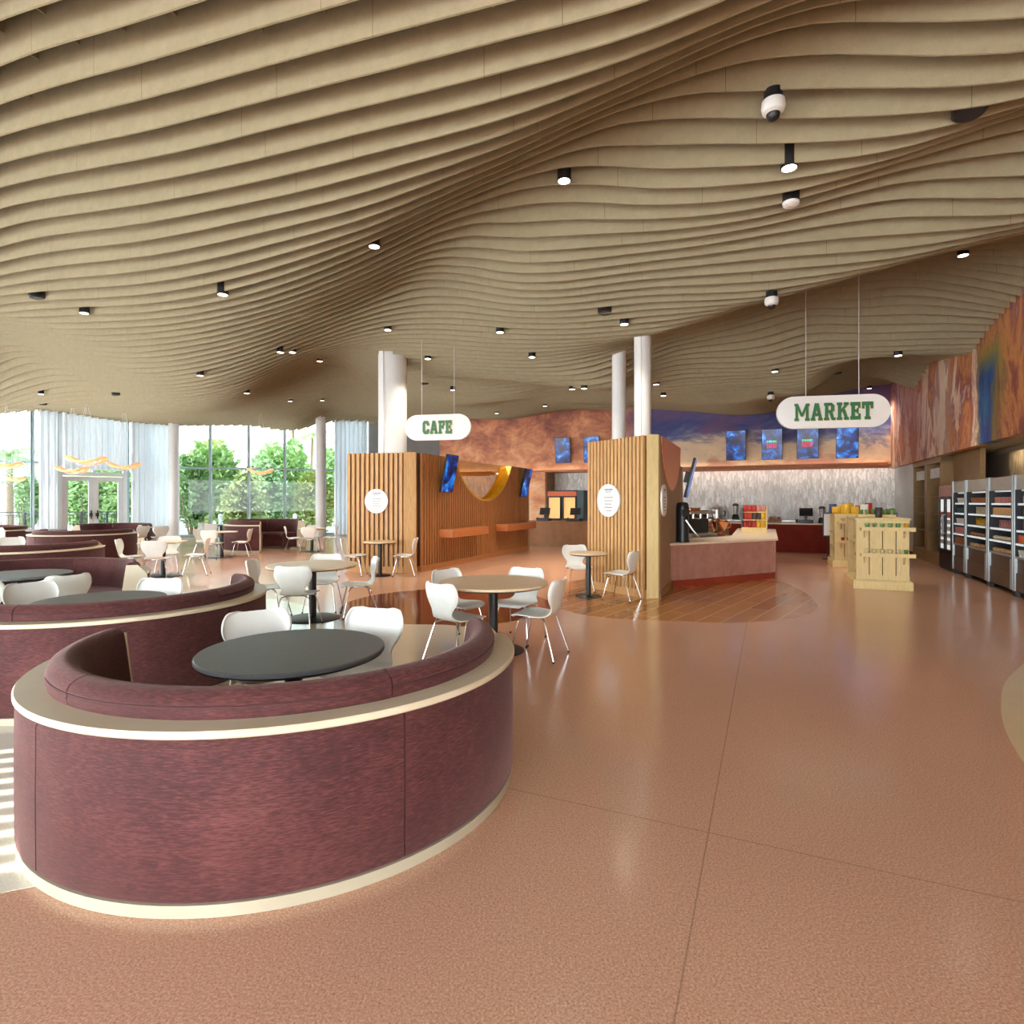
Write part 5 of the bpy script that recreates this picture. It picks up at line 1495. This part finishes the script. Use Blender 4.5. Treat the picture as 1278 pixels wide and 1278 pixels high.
def pack_mesh(kind):
    m = MB()
    if kind == 'sandwich':
        m.plate([(0, 0), (.12, 0), (.12, .04), (.0, .14)], (-.055, -.06, 0), (0, 1, 0), (0, 0, 1), -.11)
    elif kind == 'tub':
        m.lathe([(.045, 0), (.055, .09), (.058, .095), (.056, .11)], 14)
    elif kind == 'bottle':
        m.lathe([(.03, 0), (.032, .01), (.032, .11), (.014, .15), (.015, .175)], 12)
    elif kind == 'roll':
        m.lathe([(.004, -.12), (.03, -.10), (.038, -.04), (.038, .04), (.03, .10), (.004, .12)], 12)
        m.v = [(a, c, b + .038) for a, b, c in m.v]
    elif kind == 'carton':
        m.box(-.05, .05, -.06, .06, 0, .14)
    return m
COOL = [
    (14.95, 15.88, 'narrow open cooler of dark packs next to the glass door fridge', 'cooler beside the fridge', [('carton', 'pk_brown'), ('carton', 'pk_pink'), ('tub', 'pk_white'), ('tub', 'pk_teal'), ('tub', 'pk_white')]),
    (13.62, 14.92, 'open cooler with two full rows of golden sandwiches, second from the fridge', 'cooler of sandwiches', [('roll', 'pk_tan'), ('roll', 'pk_brown'), ('sandwich', 'pk_yellow'), ('sandwich', 'pk_cream'), ('tub', 'pk_brown')]),
    (12.36, 13.58, 'open cooler with pink packs on its top shelf, third from the fridge', 'third cooler', [('roll', 'pk_tan'), ('roll', 'pk_cream'), ('sandwich', 'pk_pink'), ('carton', 'pk_tan'), ('tub', 'pk_pink')]),
    (11.10, 12.32, 'open cooler of dark bottles and orange packs, cut by the photo edge', 'cooler cut by the photo edge', [('tub', 'pk_white'), ('carton', 'pk_orange'), ('bottle', 'pk_dark'), ('bottle', 'pk_dark'), ('bottle', 'pk_pink')]),
]
SHN = ('bottom', 'second', 'middle', 'fourth', 'top')
for t0, t1, lb, short, rows in COOL:
    cooler(t0, t1, lb)
    for i, (kind, mat) in enumerate(rows):
        z = (.66, .88, 1.10, 1.33, 1.55)[i] + .021
        x0 = (.02, .03, .04, .05, .06)[i]
        n = int((t1 - t0 - .12) / (.122 if kind != 'roll' else .2))
        for q in range(n):
            tt = t0 + .058 + (q + .5) * (t1 - t0 - .116) / n
            x, y = W(SF + x0 + .068, tt)
            nm = {'sandwich': 'wrapped_sandwich', 'tub': 'food_tub', 'bottle': 'drink_bottle', 'roll': 'bread_baguette', 'carton': 'food_carton'}[kind]
            item(nm, lambda k_=kind: pack_mesh(k_), (x, y, z), -AZ + (PI if kind == 'sandwich' else 0), '%s on the %s shelf of the %s' % (nm.replace('_', ' '), SHN[i], short), 'food', '%s shelf of the %s' % (SHN[i], short), mat)

x, y = W(SF, 15.93)
fr = empty('glass_door_fridge', (x, y, 0), -AZ, 'upright two door glass fridge with a pink header at the end of the coolers', 'fridge')
for nm, mt, b in (('body', 'cooler_dark', (.06, .85, 0, 1.12, .0, 1.98)), ('header', 'pk_pink', (.02, .06, .0, 1.12, 1.72, 1.98)), ('kick_grille', 'black', (.03, .06, .0, 1.12, .02, .42))):
    m = MB(); m.box(*b); m.build(nm, mt, fr)
for a, b in ((.03, .545), (.575, 1.09)):
    m = MB(); m.box(.0, .05, a, a + .05, .44, 1.7); m.box(.0, .05, b - .05, b, .44, 1.7); m.box(.0, .05, a, b, 1.65, 1.7); m.box(.0, .05, a, b, .44, .49)
    d = m.build('door', 'black', fr)
    m = MB(); m.box(.04, .055, a + .05, b - .05, .49, 1.65); m.build('lit_window', 'fridge_glow', d)
    m = MB()
    for z in (.6, .76, .92, 1.08):
        m.box(.033, .04, a + .07, b - .07, z, z + .1)
    m.build('stocked_rows', 'pk_white', d)
    m = MB(); m.box(.033, .04, a + .07, b - .07, 1.22, 1.36); m.build('stocked_row', 'pk_orange', d)
    hy_ = b - .03 if a < .1 else a + .03
    m = MB(); m.tube([(-.03, hy_, .85), (-.03, hy_, 1.3)], .012, 8); m.box(-.03, .0, hy_ - .01, hy_ + .01, .85, .87); m.box(-.03, .0, hy_ - .01, hy_ + .01, 1.28, 1.3); m.build('handle', 'alu', d)

x, y = W(SF + .10, 17.25)
cb = empty('display_cabinet', (x, y, 0), -AZ, 'tall olive wood display cabinet with shelves beside the pale pier', 'cabinet')
wd = 2.95
for nm, mt, b in (('back_panel', 'olive_dark', (.55, .6, 0, wd, .1, 2.6)), ('side_panel', 'olive', (0, .55, 0, .06, 0, 2.7)), ('side_panel', 'olive', (0, .55, wd - .06, wd, 0, 2.7)), ('centre_panel', 'olive', (0, .55, wd / 2 - .13, wd / 2 + .13, .3, 2.6)), ('top_panel', 'olive', (-.01, .6, 0, wd, 2.58, 2.72)), ('base_panel', 'olive', (-.01, .55, 0, wd, .0, .3))):
    m = MB(); m.box(*b); m.build(nm, mt, cb)
for k_ in (0, 1):
    a, b = (.06, wd / 2 - .13) if k_ == 0 else (wd / 2 + .13, wd - .06)
    for z in (.8, 1.25, 1.72):
        m = MB(); m.box(.06, .55, a, b, z, z + .03); m.build('shelf', 'olive', cb)
    m = MB(); m.box(.02, .05, a + .2, b - .25, 2.2, 2.45); m.build('sign_plate', 'pk_white', cb)
for k_ in (0, 1):
    for z in (.83, 1.28, 1.75):
        for q in range(3):
            x, y = W(SF + .10 + .25, 17.25 + (.35 if k_ == 0 else 1.85) + q * .28)
            item('gift_box', lambda: pack_mesh('carton'), (x, y, z), -AZ, 'small pale goods box on the %s shelf of the olive display cabinet, %s bay' % ({.83: 'lowest', 1.28: 'middle', 1.75: 'top'}[z], 'nearer' if k_ == 0 else 'farther'), 'box', 'boxes in the olive cabinet', 'pk_cream' if q % 2 else 'pk_brown')
wall('wall_panel', 'olive', [(S_RIGHT + .35, S_RIGHT + .45, 15.3, 17.2, 1.99, 2.76)])
wall('wall_alcove_2', 'soffit', [(S_RIGHT + 1.25, S_RIGHT + 1.4, 16.6, 20.25, 0, 2.9)])
# ------------------------------------------------------------------ ceiling fittings
def on_ceiling(px, py, drop=.0):
    tn, v = (px - 639) / F, (HOR - py) / F
    d = 2.0
    while d < 30:
        s, t = ST(tn * d, d)
        z = 1.6 + v * d
        if t > T_BACK - .3 or z >= float(ceil_z([s], t)[0]) - drop:
            break
        d += .05
    return tn * d, d, 1.6 + v * d
def make_downlight():
    root = empty('downlight', cat='ceiling light')
    m = MB(); m.lathe([(.072, 0), (.078, .004), (.078, .34), (.02, .34)], 28); m.build('housing', 'black', root, smooth=True)
    m = MB(); m.lathe([(.066, -.002), (.066, .006)], 28); m.build('lens', 'lamp_lens', root, smooth=True)
    return root
DL_ = make_downlight(); DU = []
LIGHTS = [(704, 226, 'hanging lowest, between the CAFE and MARKET signs high overhead'), (985, 210, 'just above the small white smoke detector'), (467, 308, 'on the long dark fold of the ceiling, alone'), (278, 368, 'high over the second banquette'),
          (105, 391, 'next to the flat black speaker at the window side'), (484, 412, 'above the fat white column'), (624, 415, 'above and beyond the CAFE sign, alone on the pale rise'), (779, 405, 'next to the flat black speaker before the slim columns'), (1202, 319, 'on the shaded slope near the canyon wall'),
          (350, 440, 'first of a close pair over the far tables'), (365, 440, 'second of a close pair over the far tables'), (399, 451, 'in the dark hollow beside the fat white column'), (250, 469, 'over the lone far banquette'), (51, 492, 'over the farthest banquettes at the window edge'), (308, 491, 'over the garden windows'),
          (402, 500, 'near the top of the second round column'), (362, 501, 'left of the second round column top'), (534, 448, 'right beside the fat white column'), (565, 487, 'between the wires of the CAFE sign'), (664, 446, 'over the copper mural, on the pale rise'), (714, 486, 'at the edge of the dark wave before the slimmer column'), (729, 485, 'beside the slimmer column, at the edge of the dark wave'), (680, 507, 'close above the blue screens on the copper mural'), (620, 516, 'against the copper mural top'),
          (819, 480, 'beside the slim column on the market side'), (828, 494, 'close above the sky mural by the slim column'), (967, 464, 'over the plain edge of the MARKET sign'), (1121, 444, 'above the canyon corner of the MARKET sign'), (1085, 485, 'just behind the MARKET sign near the sky mural')]
LPOS = []
for px, py, lb in LIGHTS:
    x, y, z = on_ceiling(px, py, .10 if px == 704 else .045)
    o = place(DL_, DU, (x, y, z), 0, 'black cylinder downlight ' + lb, 'black downlights in the wavy ceiling')
    LPOS.append((x, y, z, o))
def flat_speaker(px, py, lb):
    x, y, z = on_ceiling(px, py, .02)
    root = empty('ceiling_speaker', (x, y, z + .035), 0, lb, 'speaker', 'round black ceiling speakers')
    m = MB(); m.lathe([(.105, -.02), (.12, -.005), (.12, .15), (.03, .15)], 32); m.build('housing', 'black', root, smooth=True)
    m = MB(); m.lathe([(.1, -.026), (.1, -.019)], 32); m.build('grille', 'cooler_dark', root, smooth=True)
for px, py, lb in ((46, 373, 'flat black speaker in the ceiling at the window side, large'), (755, 392, 'flat black speaker in the ceiling before the slim columns'), (1210, 145, 'large flat black speaker in the ceiling, closest of all'), (53, 506, 'small flat black speaker over the farthest window'),
                   (145, 494, 'small flat black speaker over the far banquettes'), (1045, 467, 'small flat black speaker above the MARKET sign'), (530, 480, 'small flat black speaker above the CAFE sign')):
    flat_speaker(px, py, lb)
def dome_camera(px, py, lb, sc):
    x, y, z = on_ceiling(px, py, .16)
    root = empty('dome_camera', (x, y, z), 0, lb, 'security camera', 'white dome cameras')
    m = MB(); m.lathe([(.05, .10), (.075, .11), (.075, .18), (.02, .2)], 24); m.tube([(0, 0, .2), (.0, 0, .34)], .012, 8); m.build('mount', 'black', root, smooth=True)
    m = MB(); m.lathe([(.05, -.02), (.085, .0), (.095, .04), (.09, .09), (.06, .11)], 28); m.build('body', 'white_paint', root, smooth=True)
    m = MB(); m.lathe([(.004, -.075), (.03, -.068), (.05, -.045), (.056, -.01), (.05, .0)], 24); m.build('lens_dome', 'black', root, smooth=True)
dome_camera(965, 140, 'white dome camera on a black mount, large and near', 1)
dome_camera(963, 380, 'white dome camera on the valley of the ceiling, above the MARKET sign', 1)
dome_camera(962, 498, 'white dome camera far back by the sky mural', 1)
x, y, z = on_ceiling(987, 256, .05)
sd = empty('smoke_detector', (x, y, z), 0, 'white smoke detector just below a downlight in the ceiling', 'smoke detector')
m = MB(); m.lathe([(.05, -.02), (.08, .0), (.085, .03)], 28); m.build('cover', 'white_paint', sd, smooth=True)
m = MB(); m.lathe([(.09, .03), (.09, .2)], 28); m.build('base', 'black', sd, smooth=True)

# wavy ring pendants
def pendant(px, py, d, dia, label):
    x, z = X(px, d), 1.6 + (HOR - py) / F * d
    root = empty('ring_pendant', (x, d, z), R(20), label, 'pendant lamp', 'glowing wavy ring pendants')
    r = dia / 2
    K = 64
    vs, fs = [], []
    for i in range(K):
        a = 2 * PI * i / K
        zz = .10 * r * 1.6 * math.cos(2 * a)
        for rr, dz in ((r, -.035), (r + .02, 0), (r, .035), (r * .74, .03), (r * .72, 0), (r * .74, -.03)):
            vs.append((rr * math.cos(a), rr * math.sin(a), zz + dz))
    for i in range(K):
        j = (i + 1) % K
        for q in range(6):
            w = (q + 1) % 6
            fs.append((i * 6 + q, j * 6 + q, j * 6 + w, i * 6 + w))
    m = MB(); m.add(vs, fs); m.build('ring_shade', 'cream_light', root, smooth=True)
    m = MB(); m.tube([(-r * .55, 0, -.02)] + [(r * .55 * math.cos(PI + PI * i / 12), 0, .02 + .32 * r * 1.2 * math.sin(PI + PI * i / 12)) for i in range(1, 12)] + [(r * .55, 0, -.02)], .018, 8); m.build('hoop', 'white_cord', root, smooth=True)
    s, t = ST(x, d)
    top = float(ceil_z([s], min(t, 22.5))[0]) + .2
    for a in (0, 2.1, 4.2):
        m = MB(); m.tube([(r * .8 * math.cos(a), r * .8 * math.sin(a), .03), (.0, 0, top - z)], .006, 5); m.build('suspension_cord', 'white_cord', root)
pendant(108, 574, 19.0, 1.15, 'glowing orange ring pendant highest in front of the double doors')
pendant(90, 586, 20.0, .95, 'glowing orange ring pendant lower, on the banquette side of the double doors')
pendant(155, 581, 20.5, 1.0, 'glowing orange ring pendant before the curtain beside the first round column')
pendant(8, 580, 19.0, .8, 'glowing orange ring pendant at the photo edge, upper one before the palm')
pendant(20, 598, 20.0, .5, 'small glowing orange ring pendant before the palm trunk')
pendant(325, 588, 23.0, .95, 'glowing orange ring pendant in front of the garden windows')

# ------------------------------------------------------------------ outside
g = MB(); g.box(-90, 60, -60, 110, -.4, -.16)
struct(g.build('ground_outside', 'concrete'))
def leaf_cloud(n, rx, ry, rz, sz, seed, lump=3):
    rg = random.Random(seed)
    m = MB()
    cs = [(rg.uniform(-.5, .5) * rx, rg.uniform(-.5, .5) * ry, rg.uniform(.25, .8) * rz * 2, rg.uniform(.4, .62)) for _ in range(lump * 3)]
    for _ in range(n):
        c = rg.choice(cs)
        a, b = rg.uniform(0, 2 * PI), math.acos(rg.uniform(-1, 1))
        k = c[3] * (rg.random() ** .33)
        p = Vector((c[0] + rx * k * math.sin(b) * math.cos(a), c[1] + ry * k * math.sin(b) * math.sin(a), max(.05, c[2] + rz * k * math.cos(b))))
        d = Vector((rg.uniform(-1, 1), rg.uniform(-1, 1), rg.uniform(-.3, 1))).normalized()
        w = d.orthogonal().normalized() * sz * rg.uniform(.25, .5)
        d = d * sz * rg.uniform(.7, 1.3)
        m.add([p, p + d * .5 + w, p + d, p + d * .5 - w], [(0, 1, 2, 3)])
    return m
KINDS_ = []
for i, (mt, sz) in enumerate((('leaf', .30), ('leaf2', .26), ('leaf3', .28))):
    r = empty('garden_shrub', cat='shrub')
    leaf_cloud(3600, 1.3, 1.0, 2.05, sz, 10 + i, 4).build('foliage', mt, r)
    m = MB()
    for q in range(5):
        m.tube([(.12 * (q - 2), 0, 0), (.35 * (q - 2), .1 * (q % 2), 1.2), (.5 * (q - 2), .1, 2.4)], .05, 6, .02)
    m.build('stems', 'bark', r, smooth=True)
    KINDS_.append((r, []))
SHR = [(212, 35.5, 0, 1.15, 'leafy green shrub beyond the glass, next to the first round column'), (240, 31, 1, 1.05, 'tall dense green shrub in the first clear garden window'), (276, 34.8, 0, 1.3, 'tall bright shrub straddling the first garden mullion'), (307, 30.6, 2, .92, 'yellowish shrub in the second garden window'),
       (335, 33.8, 1, 1.05, 'dark dense shrub in the middle garden window'), (365, 37, 0, 1.25, 'bright shrub under the palms in the garden'), (392, 31.5, 2, .92, 'yellow green shrub behind the second round column'), (430, 35, 0, 1.2, 'pale shrub beyond the glass beside the curtain'),
       (130, 34, 1, 1.05, 'dark shrub seen through the double doors, on the wider side'), (102, 30.5, 0, .9, 'bright shrub seen through the double doors'), (152, 30.8, 0, .9, 'yellow sunlit shrub seen through the door next to the curtain'), (34, 32.5, 1, .8, 'dark low shrub behind the railing under the palm'),
       (255, 40, 2, 1.6, 'high yellow green tree top in the first garden windows'), (345, 41, 0, 1.5, 'high pale tree top in the middle of the garden')]
for px, d, kd, sc, lb in SHR:
    pr, us = KINDS_[kd]
    o = place(pr, us, (X(px, d), d, -.16), px * .7, lb, 'shrubs in the garden outside')
    o.scale = (sc, sc, sc)
def palm(px, d, h, lean, lb, n=16, fl=1.7, seed=1):
    rg = random.Random(seed)
    root = empty('palm_tree', (X(px, d), d, -.16), seed, lb, 'palm tree', 'palms in the garden outside')
    m = MB(); m.tube([tuple(p) for p in spline([(0, 0, 0), (lean * .3, 0, h * .35), (lean * .75, 0, h * .7), (lean, 0, h)], 14)], .17, 10, .11)
    m.build('trunk', 'bark', root, smooth=True)
    f = MB()
    for q in range(n):
        a = 2 * PI * q / n + rg.uniform(-.2, .2)
        el = rg.uniform(.05, 1.1)
        pts = []
        for i in range(9):
            u = i / 8
            rr = fl * u * math.cos(el * (1 - .4 * u))
            pts.append(Vector((lean + rr * math.cos(a), rr * math.sin(a), h + fl * (math.sin(el) * u - .75 * u * u))))
        for i in range(8):
            dr = (pts[i + 1] - pts[i])
            sd = dr.cross(Vector((0, 0, 1))).normalized()
            for sgn in (-1, 1):
                for k in (0, .5):
                    p = pts[i] + dr * k
                    L = .42 * fl * math.sin(PI * (.12 + .8 * (i + k) / 8.5)) * .6
                    q2 = p + sd * sgn * L + dr * .9 - Vector((0, 0, L * .5))
                    f.add([p, p + dr * .35, q2], [(0, 1, 2)])
        f.tube(pts, .018, 5, .006)
    f.build('fronds', 'leaf3' if seed % 2 else 'leaf', root)
palm(13, 27.5, 3.9, -.15, 'palm with a slim trunk at the photo edge behind the railing', 18, 1.9, 2)
palm(370, 45, 7.8, .3, 'tall palm rising behind the garden shrubs, nearer the middle mullion', 16, 2.1, 3)
palm(386, 49, 7.4, -.3, 'second tall palm of the close pair behind the garden shrubs', 16, 2.0, 4)
palm(335, 46, 5.9, -.2, 'shorter palm in front of the middle garden window sky', 16, 1.8, 5)
palm(432, 42, 6.2, .2, 'palm seen between the second round column and the curtain', 16, 2.0, 7)
def railing(px0, px1, d, lb):
    x0, x1 = X(px0, d), X(px1, d)
    root = empty('garden_railing', (x0, d, -.16), 0, lb, 'railing', 'dark garden railings')
    L = x1 - x0
    m = MB(); m.box(0, L, -.025, .025, 1.25, 1.30); m.box(0, L, -.02, .02, 1.12, 1.15); m.box(0, L, -.02, .02, .12, .16); m.build('rails', 'black', root)
    m = MB()
    n = int(L / .16)
    for i in range(n + 1):
        m.box(i * L / n - .009, i * L / n + .009, -.009, .009, .16, 1.12)
    m.build('bars', 'black', root)
    for i in range(0, 4):
        p = MB(); p.box(i * L / 3 - .03, i * L / 3 + .03, -.03, .03, 0, 1.3); p.build('post', 'black', root)
railing(-40, 66, 26.0, 'dark metal railing outside under the palm')
railing(70, 165, 27.0, 'dark metal railing seen through the double doors')
b = empty('white_building', (0, 0, 0), 0, 'plain white building far beyond the palm', 'building')
m = MB(); m.box(-58, -33, 44, 60, -.16, 5.0); m.build('wall', 'far_building', b)
m = MB(); m.box(-58.3, -32.6, 43.7, 60, 5.0, 5.35); m.box(-58, -36, 46, 60, 5.35, 6.6); m.build('parapet', 'far_building', b)
m = MB(); m.box(-58, -33.2, 43.9, 44, 3.0, 3.15); m.build('string_course', 'grey_wall', b)
bol = MB(); bol.lathe([(.07, 0), (.07, .9), (.09, .92), (.09, 1.1), (.03, 1.14)], 16)
tag(bol.build('bollard_light', 'white_paint', smooth=True, loc=(X(275, 29.0), 29.0, -.16)), 'white bollard light outside, by the first garden mullion', 'bollard', 'bollard lights outside')
o = MB(); o.lathe([(.07, 0), (.07, .9), (.09, .92), (.09, 1.1), (.03, 1.14)], 16)
tag(o.build('bollard_light', 'white_paint', smooth=True, loc=(X(368, 29.5), 29.5, -.16)), 'white bollard light outside, under the palms', 'bollard', 'bollard lights outside')

# ------------------------------------------------------------------ light
for x, y, z, o in LPOS:
    l = bpy.data.lights.new('downlight_lamp', 'SPOT')
    l.energy = SPOT_W * (.6 if y < 9 else 2.3 if y > 13 else 1.1)
    l.color = (1.0, .88, .72)
    l.spot_size = R(125)
    l.spot_blend = .8
    l.shadow_soft_size = .06
    ob = bpy.data.objects.new('downlight_lamp', l)
    C.objects.link(ob)
    ob.location = (x, y, z - .02)
sun = bpy.data.lights.new('sun', 'SUN')
sun.energy = SUN_W
sun.color = (1.0, .95, .86)
sun.angle = R(.2)
so = bpy.data.objects.new('sun', sun)
C.objects.link(so)
dv = Vector((.957 * math.cos(R(20)), .29 * math.cos(R(20)), -math.sin(R(20))))
so.rotation_euler = dv.to_track_quat('-Z', 'Y').to_euler()
so.location = (-30, -10, 20)

w = bpy.data.worlds.new('sky')
bpy.context.scene.world = w
w.use_nodes = True
nt = w.node_tree
bg = nt.nodes['Background']
tc = nt.nodes.new('ShaderNodeTexCoord')
sx = nt.nodes.new('ShaderNodeSeparateXYZ')
nt.links.new(tc.outputs['Generated'], sx.inputs[0])
col = ramp(nt, sx.outputs[2], [(0.0, (.93, .98, 1.0)), (.25, (.84, .94, 1.0)), (.8, (.64, .81, 1.0))])
nt.links.new(col, bg.inputs['Color'])
bg.inputs['Strength'].default_value = SKY_W

# ------------------------------------------------------------------ camera
cam = bpy.data.cameras.new('camera')
co = bpy.data.objects.new('camera', cam)
C.objects.link(co)
co.location = (0, 0, 1.6)
co.rotation_euler = (PI / 2, 0, 0)
cam.sensor_width = 36
cam.lens = 36 * F / 1278
cam.shift_y = -(639 - HOR) / 1278
cam.clip_end = 400
sc = bpy.context.scene
sc.camera = co
sc.view_settings.view_transform = 'Standard'
sc.view_settings.look = 'None'
sc.view_settings.gamma = 1
sc.view_settings.use_curve_mapping = False
sc.view_settings.exposure = EXPO
sc.cycles.use_denoising = True
sc.cycles.max_bounces = 8
sc.cycles.diffuse_bounces = 5
sc.cycles.glossy_bounces = 4
sc.cycles.transparent_max_bounces = 12
sc.cycles.sample_clamp_indirect = 6
sc.cycles.caustics_reflective = False
sc.cycles.caustics_refractive = False
